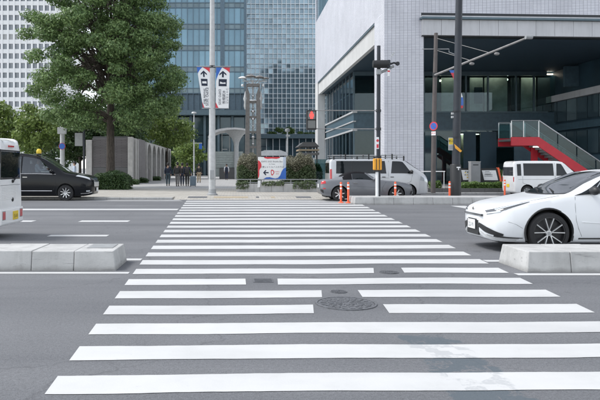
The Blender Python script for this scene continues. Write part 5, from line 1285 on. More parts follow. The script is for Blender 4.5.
def hatchback():
    st = [(0, .34, .22, .27, .50, .25, .63, .14, .67, .69), (.05, .23, .46, .51, .48, .47, .67, .32, .715, .735), (.16, .19, .64, .70, .47, .65, .71, .48, .765, .785), (.38, .18, .775, .825, .49, .775, .775, .62, .83, .85), (.75, .18, .835, .878, .52, .825, .86, .67, .90, .92), (1.1, .18, .85, .886, .55, .825, .925, .69, .96, .98),
          (1.32, .18, .855, .888, .57, .815, .955, .71, 1.005, 1.035), (1.7, .18, .86, .89, .58, .805, .975, .63, 1.185, 1.225), (2.15, .18, .86, .89, .59, .80, .99, .57, 1.345, 1.38), (2.6, .18, .86, .89, .6, .80, 1.005, .555, 1.39, 1.43), (3.2, .18, .86, .89, .61, .80, 1.03, .54, 1.35, 1.395), (3.8, .19, .86, .885, .63, .79, 1.06, .51, 1.22, 1.26), (4.25, .21, .84, .86, .65, .76, 1.06, .54, 1.09, 1.11), (4.5, .26, .78, .81, .65, .70, .98, .5, 1.0, 1.02), (4.6, .36, .66, .70, .63, .6, .88, .42, .91, .93)]
    lf = Loft(st); L = 4.6; t = thing('hatchback_car', 'white low hatchback car with sloping bonnet facing left at the right edge', 'car', (4.32 + 2.3, 10.42 + .89, 0))
    Rw = .35; WX = (.96, 3.71)
    lf.body(WX, Rw, mt.carwhite, t, mt.black, .80)
    wheels(t, L, WX, .775, Rw, .20, mt.rim, dark=mt.rimdark, hub=.78)
    arch_trim(t, L, WX, .856, Rw, mt.black, .035)
    # windscreen, roof glass, side windows
    lf.across('windscreen', 1.36, 2.18, 5.08, mt.screen, t, curve=.20)
    lf.patch('cowl', lambda u, v: (1.30 - .20 * (1 - (2 * u - 1) ** 2) + .07 * v, 5.1 + 3.8 * u), mt.black, t, .004, 24, 2)
    lf.quad('side_window', 1.72, 2.52, 2.46, 2.05, 4.2, 4.86, mt.carglass, t)
    lf.quad('side_window', 2.60, 3.35, 3.25, 2.54, 4.2, 4.86, mt.carglass, t)
    lf.quad('quarter_glass', 1.44, 1.70, 1.99, 1.98, 4.2, 4.80, mt.carglass, t, nu=8)
    lf.across('rear_glass', 3.75, 4.3, 5.3, mt.carglass, t)
    lf.quad('window_trim', 1.42, 3.42, 3.42, 1.42, 4.13, 4.19, mt.black, t, off=.008, nu=24, nv=1)
    # head lamps: a slim hooked lamp with a clear upper blade and dark lower half
    for sd_ in (1, -1):
        hc = lambda u: 4.14 + .22 * u; hh = lambda u: .34 * (1 - u) ** .7 + .02
        lf.patch('headlamp', lambda u, v: (.055 + .62 * u, hc(u) + hh(u) * (2 * v - 1)), mt.lensdark, t, .006, 22, 4, sd_)
        lf.patch('lamp_lens', lambda u, v: (.15 + .46 * u, hc(u * .8 + .12) + hh(u * .8 + .12) * (-.1 + .75 * v)), mt.lens, t, .010, 18, 3, sd_)
        lf.patch('lamp_lower', lambda u, v: (.05 + .16 * u, 3.84 + .14 * v), mt.lens, t, .009, 8, 2, sd_)
    lf.patch('nose_strip', lambda u, v: (.03 + .03 * (2 * u - 1) ** 2, 4.0 + 6.0 * (0 if u < .5 else 1) if False else 4.25 + .25 * v), mt.lensdark, t, .004, 4, 1)
    MB().prism([(-2.312, -.40, .60), (-2.312, .40, .60), (-2.312, .40, .64), (-2.312, -.40, .64)], (0, 0, 0), (.2, 0, 0)).build('nose_bar', mt.lensdark, t, world=False, bevel=.008)
    # lower grille and splitter
    for sd_ in (1, -1):
        lf.patch('lower_grille', lambda u, v: (.004 + .24 * u ** 1.6, 2.2 + .72 * v * (1 - .75 * u)), mt.black, t, .010, 12, 4, sd_)
        lf.patch('corner_fin', lambda u, v: (.13 + .40 * u, 2.06 + .16 * v * (1 - .6 * u)), mt.black, t, .016, 12, 2, sd_); lf.patch('fin_edge', lambda u, v: (.05 + .42 * u, 1.98 + .07 * v), mt.chrome, t, .018, 12, 1, sd_)
        lf.patch('lip', lambda u, v: (.02 + .42 * u, 1.55 + .3 * v), mt.lgrey, t, .012, 14, 2, sd_)
    MB().prism([(-2.305, -.26, .26), (-2.305, .26, .26), (-2.305, .26, .52), (-2.305, -.26, .52)], (0, 0, 0), (.15, 0, 0)).build('grille_centre', mt.black, t, world=False)
    pl_ = plate(t, -2.318, .44, .33, .165, mt.white, -1, 0)
    MB().box(-2.312, -.19, .34, -2.304, .19, .54).build('plate_frame', mt.black, t, world=False, bevel=.006)
    lettering('22-91', .11, mt.leafC if False else mt.teal, t, (-2.3315, 0, .425), (R(90), 0, R(-90)))
    MB().lathe([(.001, -.012), (.055, -.008), (.06, 0)], (-2.285, 0, .69), 'x', 20).build('badge', mt.chrome, t, world=False)
    # shut lines, sill, handles, mirrors
    lf.seam([(1.42, 4.0), (1.40, 3.5), (1.40, 3.0), (1.44, 2.6), (1.5, 2.2)], t); lf.seam([(2.55, 4.0), (2.56, 3.4), (2.56, 2.8), (2.54, 2.2)], t); lf.seam([(3.4, 4.0), (3.42, 3.4), (3.3, 2.9)], t)
    lf.seam([(.20, 4.75), (.55, 4.66), (.9, 4.70), (1.2, 4.85)], t, wd=.007)
    lf.seam([(1.5, 2.9), (2.2, 2.75), (3.0, 2.7), (3.4, 2.85)], t, wd=.02, mat=mt.carwhite, name='door_crease'); lf.seam([(.30, 3.2), (.42, 3.0), (.52, 2.75)], t, wd=.008, mat=mt.grey, name='bumper_seam')
    lf.seam([(1.45, 2.05), (2.2, 2.05), (3.2, 2.05)], t, wd=.03, mat=mt.black, name='sill_trim')
    for sd_ in (1, -1):
        p = lf.pt(2.35, 3.75, sd_); MB().bar((p.x - .1, p.y + sd_ * .012, p.z), (p.x + .1, p.y + sd_ * .012, p.z + .01), .02, .03).build('door_handle', mt.carwhite, t, world=False, bevel=.006)
        p = lf.pt(1.70, 4.12, sd_); mirror(t, (p.x, p.y - sd_ * .02, p.z + .07), sd_, mt.black)
    MB().box(-2.1, -.62, .17, 2.1, .62, .26).build('underbody', mt.black, t, world=False)
    # wipers
    for y0 in (-.45, .1): MB().bar((-2.3 + 1.24, y0, 1.035), (-2.3 + 1.42, y0 + .5, 1.075), .018, .02).build('wiper', mt.black, t, world=False)
hatchback()

def roadster():
    st = [(0, .36, .30, .36, .5, .34, .62, .2, .66, .68), (.07, .22, .60, .66, .48, .62, .66, .42, .71, .73), (.25, .18, .76, .81, .5, .77, .72, .58, .77, .79), (.7, .17, .83, .875, .52, .84, .82, .66, .85, .87), (1.3, .17, .84, .88, .52, .83, .87, .70, .90, .92), (1.58, .17, .845, .88, .53, .82, .88, .72, .925, .95), (1.85, .17, .85, .88, .54, .81, .89, .64, 1.08, 1.11), (2.12, .17, .85, .88, .55, .80, .90, .56, 1.215, 1.25), (2.45, .17, .85, .88, .55, .80, .905, .54, 1.245, 1.29), (2.8, .17, .85, .885, .56, .80, .91, .53, 1.20, 1.24), (3.1, .18, .855, .89, .57, .81, .915, .56, 1.06, 1.09), (3.35, .19, .85, .885, .58, .80, .91, .62, .96, .98), (3.8, .22, .81, .845, .58, .75, .88, .60, .935, .955), (4.02, .3, .72, .76, .58, .68, .84, .55, .90, .92), (4.09, .4, .58, .62, .58, .55, .76, .44, .82, .84)]
    lf = Loft(st); L = 4.09; t = thing('roadster_car', 'gunmetal grey roadster with a black soft top facing right beside the orange posts', 'car', (PX(321, 26.95) + 2.045, 26.95 + .88, 0), rz=math.pi)
    WX = (.80, 3.28); lf.body(WX, .32, mt.cargrey, t, mt.black, .79); wheels(t, L, WX, .775, .32, .2, mt.rim, spokes=7, dark=mt.rimdark, hub=.7)
    lf.across('windscreen', 1.60, 2.10, 5.1, mt.screen, t, curve=.12)
    lf.patch('soft_top', lambda u, v: (2.13 + (3.16 - .12 * abs(2 * u - 1) - 2.13) * v, 4.86 + 4.28 * u), mt.soft, t, .012, 28, 12)
    for sd_ in (1, -1): lf.patch('soft_top', lambda u, v: (2.72 + .40 * u, 4.15 + .72 * v), mt.soft, t, .011, 8, 4, sd_)
    lf.quad('side_window', 1.74, 2.70, 2.70, 2.10, 4.18, 4.84, mt.clear if False else mt.carglass, t)
    lf.quad('headlamp', .10, .62, .60, .20, 4.1, 4.6, mt.lens, t); lf.quad('tail_lamp', 3.86, 4.06, 4.05, 3.88, 3.6, 4.2, mt.tail, t, off=.008, nu=6)
    lf.seam([(1.62, 4.0), (1.6, 3.3), (1.62, 2.4), (1.75, 2.05)], t, wd=.01); lf.seam([(2.78, 4.0), (2.8, 3.2), (2.7, 2.4)], t, wd=.01); lf.seam([(1.25, 3.9), (1.42, 3.2), (1.4, 2.7)], t, wd=.012, name='side_gill')
    lf.seam([(1.2, 3.15), (2.0, 3.25), (3.0, 3.35)], t, wd=.012, mat=mt.cargrey, name='crease')
    lf.quad('bumper_insert', 3.95, 4.08, 4.08, 3.98, 2.1, 2.7, mt.black, t, nu=5); lf.quad('front_intake', .01, .2, .16, .02, 2.2, 2.8, mt.black, t, nu=6); lf.quad('side_reflector', 3.88, 3.99, 3.99, 3.88, 2.85, 3.0, mt.tail, t, nu=4)
    for sd_ in (1, -1):
        p = lf.pt(1.78, 4.1, sd_); mirror(t, (p.x, p.y, p.z + .06), sd_, mt.cargrey, .9); p = lf.pt(2.6, 3.7, sd_); MB().bar((p.x - .09, p.y + sd_ * .012, p.z), (p.x + .09, p.y + sd_ * .012, p.z), .02, .025).build('door_handle', mt.chrome, t, world=False)
    plate(t, 2.045, .66, .33, .165, mt.white, 1); MB().box(-1.8, -.6, .16, 1.8, .6, .25).build('underbody', mt.black, t, world=False)
roadster()

def van(label, loc, rz, L, W, Hh, paint, hood=.35, ws0=.30, ws1=1.05, belt=1.08, wheelsx=None, Rw=.32, name='van', low=.18, nosez=.95):
    h = W / 2
    st = [(0, low + .14, h * .72, h * .80, .55, h * .80, nosez - .18, h * .62, nosez - .02, nosez + .02), (.06, low + .04, h * .90, h * .93, .55, h * .92, nosez - .10, h * .76, nosez + .06, nosez + .1), (ws0, low, h * .97, h * .985, .58, h * .965, nosez + .02, h * .86, nosez + .2, nosez + .25), ((ws0 + ws1) / 2, low, h * .985, h * .995, .6, h * .965, belt - .02, h * .83, (nosez + Hh) / 2 + .05, (nosez + Hh) / 2 + .09),
          (ws1, low, h * .99, h, .62, h * .965, belt, h * .80, Hh - .12, Hh - .06), (ws1 + .3, low, h * .99, h, .62, h * .965, belt, h * .82, Hh - .06, Hh - .005), (ws1 + 1.2, low, h * .99, h, .62, h * .965, belt, h * .83, Hh - .05, Hh), (L - .5, low, h * .99, h, .62, h * .965, belt, h * .83, Hh - .05, Hh), (L - .12, low, h * .985, h * .995, .62, h * .955, belt, h * .82, Hh - .07, Hh - .02), (L - .03, low + .05, h * .95, h * .965, .62, h * .925, belt, h * .79, Hh - .12, Hh - .07), (L, low + .12, h * .90, h * .92, .62, h * .88, belt, h * .74, Hh - .19, Hh - .14)]
    lf = Loft(st); t = thing(name, label, 'van', loc, rz); lf.body(wheelsx, Rw, paint, t, mt.black, h - .10)
    MB().box(-L / 2 + .3, -h * .7, low - .02, L / 2 - .3, h * .7, low + .1).build('underbody', mt.black, t, world=False)
    return lf, t
def silver_van():
    Y = 29.6; L, W = 4.72, 1.7; lf, t = van('silver high van with roof rack and long tinted side window facing right', (PX(330, Y) + L / 2, Y + W / 2, 0), math.pi, L, W, 1.89, mt.carsilver, wheelsx=(.95, 3.55), ws0=.20, ws1=1.14, belt=1.14, nosez=.97)
    wheels(t, L, (.95, 3.55), W / 2 - .11, .32, .19, mt.grey, spokes=8)
    lf.across('windscreen', .24, 1.06, 5.1, mt.screen, t, curve=.08)
    lf.quad('front_window', .72, 1.80, 1.72, 1.22, 4.12, 4.85, mt.carglass, t); lf.quad('side_window', 2.02, 4.42, 4.40, 2.08, 4.10, 4.86, mt.carglass, t, nu=20)
    for x in (2.85, 3.65): lf.seam([(x, 4.12), (x, 4.5), (x, 4.84)], t, wd=.03, mat=mt.black, name='window_divider')
    lf.seam([(1.9, 4.9), (1.92, 4.0), (1.9, 3.0), (1.85, 2.2)], t, wd=.012); lf.seam([(.78, 4.0), (.85, 3.4), (1.3, 2.9), (1.35, 2.2)], t, wd=.012); lf.seam([(3.3, 4.0), (3.3, 3.0), (3.1, 2.4)], t, wd=.012)
    lf.seam([(1.9, 3.72), (3.0, 3.72), (4.5, 3.72)], t, wd=.018, mat=mt.grey, name='slide_rail'); lf.seam([(.9, 3.3), (2.5, 3.3), (4.5, 3.3)], t, wd=.015, mat=mt.carsilver, name='crease')
    lf.quad('headlamp', .015, .42, .36, .03, 3.55, 4.15, mt.lens, t); lf.quad('tail_lamp', L - .10, L - .01, L - .012, L - .10, 3.2, 4.4, mt.tail, t, nu=4); lf.quad('bumper', .008, .45, .45, .02, 2.05, 2.7, mt.carsilver, t, off=.015); lf.quad('grille', .004, .05, .05, .004, 3.0, 3.4, mt.black, t)
    for sd_ in (1, -1):
        p = lf.pt(.86, 4.15, sd_); mirror(t, (p.x, p.y, p.z + .08), sd_, mt.black, 1.2)
        for x in (1.75, 2.15): p = lf.pt(x, 3.8, sd_); MB().bar((p.x - .08, p.y + sd_ * .012, p.z), (p.x + .08, p.y + sd_ * .012, p.z), .02, .03).build('door_handle', mt.black, t, world=False)
    rk = thing('roof_rack', 'grey roof rack with bars across the top of the silver van', 'roof rack', (0, 0, 0)); rk.parent = t; del rk['label']; del rk['category']
    for sd_ in (-1, 1):
        for z in (1.97, 2.07): MB().tube([(-L / 2 + 1.1, sd_ * .66, z), (L / 2 - .1, sd_ * .66, z)], .016, 6).build('rail', mt.grey, rk, world=False)
        for i in range(7): x = -L / 2 + 1.15 + i * .56; MB().box(x - .03, sd_ * .66 - .02, 1.80, x + .03, sd_ * .66 + .02, 2.13 if i % 2 else 2.03).build('bracket', mt.black, rk, world=False)
    for i in range(7): x = -L / 2 + 1.15 + i * .56; MB().tube([(x, -.66, 1.98), (x, .66, 1.98)], .014, 6).build('cross_bar', mt.grey, rk, world=False)
    MB().box(L / 2 + .002, -.6, 1.2, L / 2 + .012, .6, 1.7).build('rear_window', mt.carglass, t, world=False, bevel=.05); plate(t, L / 2 + .002, .8, .33, .165, mt.white, 1)
silver_van()
def small_van():
    Y = 31.2; L, W = 3.5, 1.48; lf, t = van('small white boxy van parked behind the bonnet of the white hatchback', (PX(514.5, Y) + L / 2, Y + W / 2, 0), math.pi, L, W, 1.80, mt.carwhite2, wheelsx=(.72, 2.85), Rw=.28, ws0=.30, ws1=.98, belt=1.02, nosez=.92)
    wheels(t, L, (.72, 2.85), W / 2 - .1, .28, .16, mt.grey, spokes=6)
    lf.across('windscreen', .36, .98, 5.1, mt.screen, t, curve=.06)
    lf.quad('front_window', .74, 1.38, 1.34, 1.10, 4.1, 4.84, mt.carglass, t); lf.quad('side_window', 1.50, 3.02, 3.02, 1.52, 4.1, 4.84, mt.carglass, t, nu=16); lf.quad('quarter_window', 3.14, 3.34, 3.34, 3.14, 4.1, 4.8, mt.carglass, t, nu=5)
    lf.seam([(1.44, 4.9), (1.44, 4), (1.44, 3), (1.44, 2.2)], t, wd=.012); lf.seam([(3.08, 4.0), (3.08, 3.2), (2.6, 2.8)], t, wd=.012); lf.seam([(1.5, 3.7), (2.4, 3.7), (3.3, 3.7)], t, wd=.014, mat=mt.grey, name='slide_rail')
    MB().box(L / 2 + .002, -.58, 1.06, L / 2 + .012, .58, 1.5).build('rear_window', mt.carglass, t, world=False, bevel=.05)
    for sd_ in (-1, 1): MB().box(L / 2 - .01, sd_ * .64 - .04, .75, L / 2 + .012, sd_ * .64 + .04, 1.0).build('tail_lamp', mt.tail, t, world=False, bevel=.01)
    lf.quad('headlamp', .02, .36, .33, .03, 3.5, 4.1, mt.lens, t); plate(t, L / 2 + .002, .55, .33, .165, mt.yellow, 1)
    for sd_ in (1, -1): p = lf.pt(.80, 4.12, sd_); mirror(t, (p.x, p.y, p.z + .07), sd_, mt.white, 1)
small_van()
def far_car():
    r = dup(bpy.data.objects['hatchback_car'], (PX(57, 56) , 56, PAV), math.pi, 'silver car half hidden behind the bonnet of the black minivan')
    for c in kids(r):
        if c.name.startswith('body'): c.data = c.data.copy(); c.data.materials[0] = mt.carsilver
far_car()
def left_van():
    L, W, Hh = 3.6, 1.42, 2.08; xr = -4.75; lf, t = van('white van seen from behind with yellow plate at the left edge', (xr - L / 2, 12.35 + W / 2, 0), 0, L, W, Hh, mt.carwhite2, wheelsx=(.75, 2.85), Rw=.28, ws0=.3, ws1=.95, belt=1.12, name='kei_van', low=.24); t.name = 'delivery_van'
    wheels(t, L, (.75, 2.85), W / 2 - .1, .28, .16, mt.grey, spokes=6); e = L / 2
    lf.quad('side_window', 1.4, 3.1, 3.1, 1.4, 4.1, 4.84, mt.carglass, t); lf.across('windscreen', .36, .98, 5.1, mt.screen, t)
    g = MB().box(e - .02, -.55, 1.24, e + .006, .55, 1.80).build('rear_window', mt.carglass, t, world=False, bevel=.06); MB().box(e - .02, -.585, 1.205, e + .001, .585, 1.835).build('window_seal', mt.black, t, world=False, bevel=.06)
    MB().box(e - .02, -.14, 1.885, e + .03, .14, 1.925).build('brake_lamp', mt.tail, t, world=False, bevel=.008)
    MB().tube([(e + .02, .1, 1.17), (e + .03, .42, 1.3)], .014, 6).build('wiper', mt.black, t, world=False); MB().ball((e + .01, .1, 1.17), .035).build('wiper_hub', mt.black, t, world=False)
    for i in range(9): MB().box(e - .01, -.5, .80 + i * .032, e + .010, .3, .816 + i * .032).build('louvre', mt.carwhite2, t, world=False, bevel=.003)
    MB().ball((e + .004, .12, .78), (.012, .06, .045)).build('badge', mt.black, t, world=False)
    MB().box(e - .08, -.66, .27, e + .05, .66, .62).build('bumper', mt.carwhite2, t, world=False, bevel=.04)
    for sd_ in (-1, 1): MB().box(e + .04, sd_ * .50 - .075, .40, e + .058, sd_ * .50 + .075, .56).build('tail_lamp', mt.tail, t, world=False, bevel=.008); MB().box(e + .04, sd_ * .50 - .09, .385, e + .054, sd_ * .50 + .09, .575).build('lamp_bezel', mt.grey, t, world=False, bevel=.008)
    MB().box(e + .045, .0, .36, e + .062, .30, .54).build('number_plate', mt.yellow, t, world=False, bevel=.004); lettering('55-03', .10, mt.black, t, (e + .0635, .15, .435), (R(90), 0, R(90)))
    lf.seam([(3.52, 2.3), (3.52, 3), (3.52, 4), (3.5, 4.9)], t, wd=.012)
    MB().box(e + .001, -.56, 1.09, e + .006, .56, 1.1).build('seam', mt.grey, t, world=False)
left_van()

def skin_mesh(name, verts, edges, radii, mat, parent, sub=1, extra=None):
    me = bpy.data.meshes.new(name); me.from_pydata(verts, edges, []); o = bpy.data.objects.new(name, me); COL.objects.link(o)
    o.modifiers.new('skin', 'SKIN'); sv = me.skin_vertices[0].data
    for i, r in enumerate(radii): sv[i].radius = r if isinstance(r, tuple) else (r, r)
    sv[0].use_root = True
    s = o.modifiers.new('sub', 'SUBSURF'); s.levels = sub; s.render_levels = sub
    dg = bpy.context.evaluated_depsgraph_get(); m2 = bpy.data.meshes.new_from_object(o.evaluated_get(dg)); bpy.data.objects.remove(o)
    if extra:
        bm = bmesh.new(); bm.from_mesh(m2); tmp = bpy.data.meshes.new('tmp'); tmp.from_pydata(extra.v, [], extra.f); bm.from_mesh(tmp); bm.to_mesh(m2); bm.free()
    m2.materials.clear(); m2.materials.append(mat); m2.polygons.foreach_set('use_smooth', [True] * len(m2.polygons))
    r = bpy.data.objects.new(name, m2); COL.objects.link(r); r.parent = parent; return r
def person(label, loc, rz, top, trousers, hgt=1.7, stride=.18, sit=False, arms=None, hair=None, shoes=None):
    """faces +y before turning; feet at z = 0"""
    k = hgt / 1.7; t = thing('person', label, 'person', loc, rz)
    S = lambda p: tuple(c * k for c in p)
    hipz = .90; s = stride
    if sit: ank = [(-.11, .42, .10), (.11, .42, .10)]; kne = [(-.12, .44, .52), (.12, .44, .52)]; hipz = .48
    else: ank = [(-.09, s, .08 + .0), (.09, -s * 1.1, .10)]; kne = [(-.095, s * .62 + .03, .49), (.095, -s * .35 + .03, .49)]
    dz = hipz - .90
    def U(p): return (p[0], p[1], p[2] + dz)
    sh = [U((-.185, 0, 1.40)), U((.185, 0, 1.40))]
    a = arms or [((-.235, -.03, 1.13), (-.23, .08, .90)), ((.235, .02, 1.13), (.23, -.06, .90))]
    el = [U(a[0][0]), U(a[1][0])]; wr = [U(a[0][1]), U(a[1][1])]
    pel, wai, che, nec, hd0, hd1 = U((0, 0, .93)), U((0, .01, 1.1)), U((0, .0, 1.32)), U((0, -.005, 1.47)), U((0, .01, 1.55)), U((0, .012, 1.66))
    V = [pel, wai, che, nec, hd0, hd1, sh[0], el[0], wr[0], sh[1], el[1], wr[1], U((-.09, 0, .90)), kne[0], ank[0], (ank[0][0], ank[0][1] + .13, .035), U((.09, 0, .90)), kne[1], ank[1], (ank[1][0], ank[1][1] + .13, ank[1][2] - .05)]
    E = [(0, 1), (1, 2), (2, 3), (3, 4), (4, 5), (2, 6), (6, 7), (7, 8), (2, 9), (9, 10), (10, 11), (0, 12), (12, 13), (13, 14), (14, 15), (0, 16), (16, 17), (17, 18), (18, 19)]
    rad = [(.13, .10), (.12, .09), (.15, .10), .052, (.075, .085), (.082, .095), .055, .042, .030, .055, .042, .030, .085, .055, .04, .035, .085, .055, .04, .035]
    hands = MB()
    for i, (e, w_) in enumerate(((el[0], wr[0]), (el[1], wr[1]))):
        e, w_ = Vector(e), Vector(w_); d = (w_ - e).normalized(); sx = 1 if i == 0 else -1; f = Vector((0, 1, 0)); f = (f - d * f.dot(d)).normalized()
        hands.tube([S(w_ - d * .02), S(w_ + d * .03), S(w_ + d * .09)], [.026 * k, .036 * k, .03 * k], 8)
        for j, ln in enumerate((.065, .075, .07, .055)):
            b0 = w_ + d * .085 + f * (.027 - .018 * j); b1 = b0 + d * ln * .55 + Vector((sx * .004, 0, 0)); b2 = b1 + d * ln * .45 + Vector((sx * .018, 0, 0)); hands.tube([S(b0), S(b1), S(b2)], [.0095 * k, .009 * k, .007 * k], 6)
        b0 = w_ + d * .03 + f * .03; hands.tube([S(b0), S(b0 + d * .03 + f * .022), S(b0 + d * .06 + f * .024)], [.012 * k, .011 * k, .008 * k], 6)
    hz = hd1[2] - .03; hy = hd1[1]
    hands.tube([S((0, hy + .085, hz + .02)), S((0, hy + .118, hz - .025)), S((0, hy + .09, hz - .035))], [.008 * k, .016 * k, .012 * k], 6)
    for sx in (-1, 1): hands.ball(S((sx * .085, hy - .005, hz - .005)), (.012 * k, .022 * k, .032 * k), 8, 6)
    skin_mesh('body', [S(p) for p in V], E, [tuple(c * k for c in r) if isinstance(r, tuple) else r * k for r in rad], mt.skin, t, 2, hands)
    # shirt or jacket
    ti = [0, 1, 2, 3, 6, 7, 8, 9, 10, 11]; mp = {v: i for i, v in enumerate(ti)}
    ve = [S(V[i]) for i in ti]; ve[3] = S((V[3][0], V[3][1], V[3][2] - .045)); ve[0] = S(U((0, 0, .90)))
    ee = [(mp[p], mp[q]) for p, q in E if p in mp and q in mp]
    rd = {0: (.175, .135), 1: (.16, .125), 2: (.185, .135), 3: .065, 6: .082, 7: .062, 8: .046, 9: .082, 10: .062, 11: .046}
    skin_mesh('shirt', ve, ee, [tuple(c * k for c in rd[i]) if isinstance(rd[i], tuple) else rd[i] * k for i in ti], top, t, 2)
    tj = [0, 12, 13, 14, 16, 17, 18]; mp = {v: i for i, v in enumerate(tj)}; rd = {0: (.155, .12), 12: .105, 13: .078, 14: .062, 16: .105, 17: .078, 18: .062}
    skin_mesh('trousers', [S(V[i]) for i in tj], [(mp[p], mp[q]) for p, q in E if p in mp and q in mp], [tuple(c * k for c in rd[i]) if isinstance(rd[i], tuple) else rd[i] * k for i in tj], trousers, t, 2)
    for an in ank:
        MB().tube([S((an[0], an[1] - .06, an[2] - .035)), S((an[0], an[1], an[2] - .03)), S((an[0], an[1] + .1, an[2] - .045)), S((an[0], an[1] + .19, an[2] - .05))], [.035 * k, .05 * k, .045 * k, .025 * k], 10).build('shoe', shoes or mt.black, t, smooth=True, world=False)
    b = MB(); b.ball(S((0, hy - .018, hz + .055)), (.098 * k, .112 * k, .10 * k), 14, 10); b.ball(S((0, hy - .05, hz - .0)), (.088 * k, .08 * k, .10 * k), 12, 8); b.build('hair', hair or mt.hair, t, smooth=True, world=False)
    for sx in (-1, 1): MB().ball(S((sx * .034, hy + .092, hz + .01)), (.014 * k, .008 * k, .008 * k), 8, 6).build('eye', mt.black, t, world=False)
    MB().ball(S((0, hy + .088, hz - .07)), (.025 * k, .008 * k, .006 * k), 8, 6).build('mouth', mt.redsign if False else mt.brown, t, world=False)
    return t
def minivan():
    sc = 1.0; Y = 27.3; L, W = 5.0, 1.85; h = W / 2
    st = [(0, .40, .40, .46, .6, .44, .80, .3, .86, .88), (.07, .28, .66, .72, .6, .68, .88, .5, .98, 1.0), (.25, .24, .83, .87, .62, .82, .98, .66, 1.07, 1.09), (.7, .23, .88, .91, .64, .87, 1.08, .72, 1.17, 1.2), (1.2, .23, .90, .925, .66, .885, 1.14, .76, 1.25, 1.29), (1.6, .23, .90, .925, .67, .885, 1.17, .74, 1.46, 1.5), (2.2, .23, .90, .925, .68, .885, 1.19, .69, 1.82, 1.87), (2.7, .23, .90, .925, .68, .885, 1.2, .68, 1.97, 2.04), (3.3, .23, .90, .925, .68, .885, 1.2, .69, 2.03, 2.10), (4.5, .23, .90, .925, .68, .88, 1.2, .68, 2.0, 2.07), (4.85, .26, .89, .91, .68, .86, 1.2, .66, 1.88, 1.94), (5.0, .38, .80, .82, .68, .78, 1.15, .58, 1.7, 1.75)]
    lf = Loft(st); nose = PX(96.5, Y + h); t = thing('taxi_minivan', 'black taxi minivan with a yellow roof lamp facing right behind the white van', 'car', (nose - L / 2, Y + h, 0), rz=math.pi)
    WX = (1.17, 4.0); Rw = .355
    hole = [(1.75, 1.26), (3.05, 1.26), (3.05, 1.86), (2.45, 1.86), (2.2, 1.70)]
    lf.body(WX, Rw, mt.carblack, t, mt.intdark, h - .11, holes=[hole, [(3.2, 1.26), (4.35, 1.26), (4.35, 1.84), (3.2, 1.86)]])
    wheels(t, L, WX, h - .12, Rw, .21, mt.rim, spokes=9, dark=mt.rimdark, hub=.66)
    lf.across('windscreen', 1.36, 2.3, 5.12, mt.screen, t, curve=.14)
    lf.quad('front_window', 1.70, 3.1, 3.08, 2.34, 4.04, 4.86, mt.clear, t, nu=16); lf.quad('side_window', 3.16, 4.4, 4.4, 3.16, 4.04, 4.86, mt.clear, t, nu=16)
    lf.seam([(3.13, 4.9), (3.13, 4.0), (3.13, 3.0), (3.1, 2.2)], t, wd=.014); lf.seam([(1.62, 3.9), (1.6, 3.2), (1.7, 2.5)], t, wd=.014); lf.seam([(1.75, 2.45), (3, 2.45), (3.9, 2.45)], t, wd=.03, mat=mt.chrome, name='side_moulding'); lf.seam([(2.5, 4.98), (3.4, 5.0), (4.6, 5.0)], t, wd=.025, mat=mt.chrome if False else mt.black, name='roof_rail')
    lf.seam([(1.6, 4.02), (2.4, 4.0), (4.4, 4.0)], t, wd=.02, mat=mt.chrome, name='belt_moulding')
    lf.quad('headlamp', .10, .72, .64, .16, 4.02, 4.62, mt.lens, t); lf.quad('fog_lamp', .12, .26, .26, .12, 2.35, 2.55, mt.lens, t); lf.quad('tail_lamp', 4.85, 4.99, 4.985, 4.87, 3.6, 4.5, mt.tail, t, nu=5)
    MB().box(-L / 2 - .02, -.42, .62, -L / 2 + .1, .42, .84).build('grille', mt.chrome, t, world=False, bevel=.02); plate(t, -L / 2 - .03, .48, .33, .165, mt.white, -1); lf.seam([(.06, 2.15), (.2, 2.12), (.5, 2.1)], t, wd=.05, mat=mt.chrome, name='bumper_trim')
    for sd_ in (1, -1):
        p = lf.pt(1.75, 4.08, sd_); mirror(t, (p.x, p.y, p.z + .1), sd_, mt.carblack, 1.25)
        for x in (2.95, 3.35): p = lf.pt(x, 3.75, sd_); MB().bar((p.x - .1, p.y + sd_ * .014, p.z), (p.x + .1, p.y + sd_ * .014, p.z), .02, .035).build('door_handle', mt.chrome, t, world=False)
    MB().box(-2.1, -.7, .2, 2.1, .7, .3).build('underbody', mt.black, t, world=False)
    xl = L / 2 - 0; lx = 2.62 - L / 2; ts = thing('roof_lamp', None, None, (lx, 0, 2.05)); ts.parent = t
    MB().lathe([(.13, 0), (.13, .04), (.10, .06)], n=16).build('lamp_base', mt.black, ts, world=False); MB().lathe([(.10, .05), (.115, .1), (.11, .2), (.07, .26), (.01, .275)], n=16).build('lamp_shade', mt.yellow, ts, world=False, smooth=True)
    MB().box(2.75 - L / 2, -.72, .75, 2.9 - L / 2, -.25, 1.62).build('seat_back', mt.black, t, world=False, bevel=.04); MB().box(2.75 - L / 2, .25, .75, 2.9 - L / 2, .72, 1.62).build('seat_back', mt.black, t, world=False, bevel=.04)
    MB().box(2.75 - L / 2, -.58, 1.62, 2.85 - L / 2, -.38, 1.8).build('head_rest', mt.whitecl, t, world=False, bevel=.04); MB().box(2.75 - L / 2, .38, 1.62, 2.85 - L / 2, .58, 1.8).build('head_rest', mt.whitecl, t, world=False, bevel=.04)
    # driver, seated, on the near (right) front seat; world position follows from the van's turn
    dx = nose - 2.52; person('driver in pale shirt at the wheel inside the black taxi minivan', (dx, Y + h - .45, .62), R(-90), mt.ltblue, mt.black, 1.65, sit=True, arms=[((-.22, .18, 1.16), (-.14, .42, 1.22)), ((.22, .18, 1.16), (.14, .42, 1.22))])
minivan()

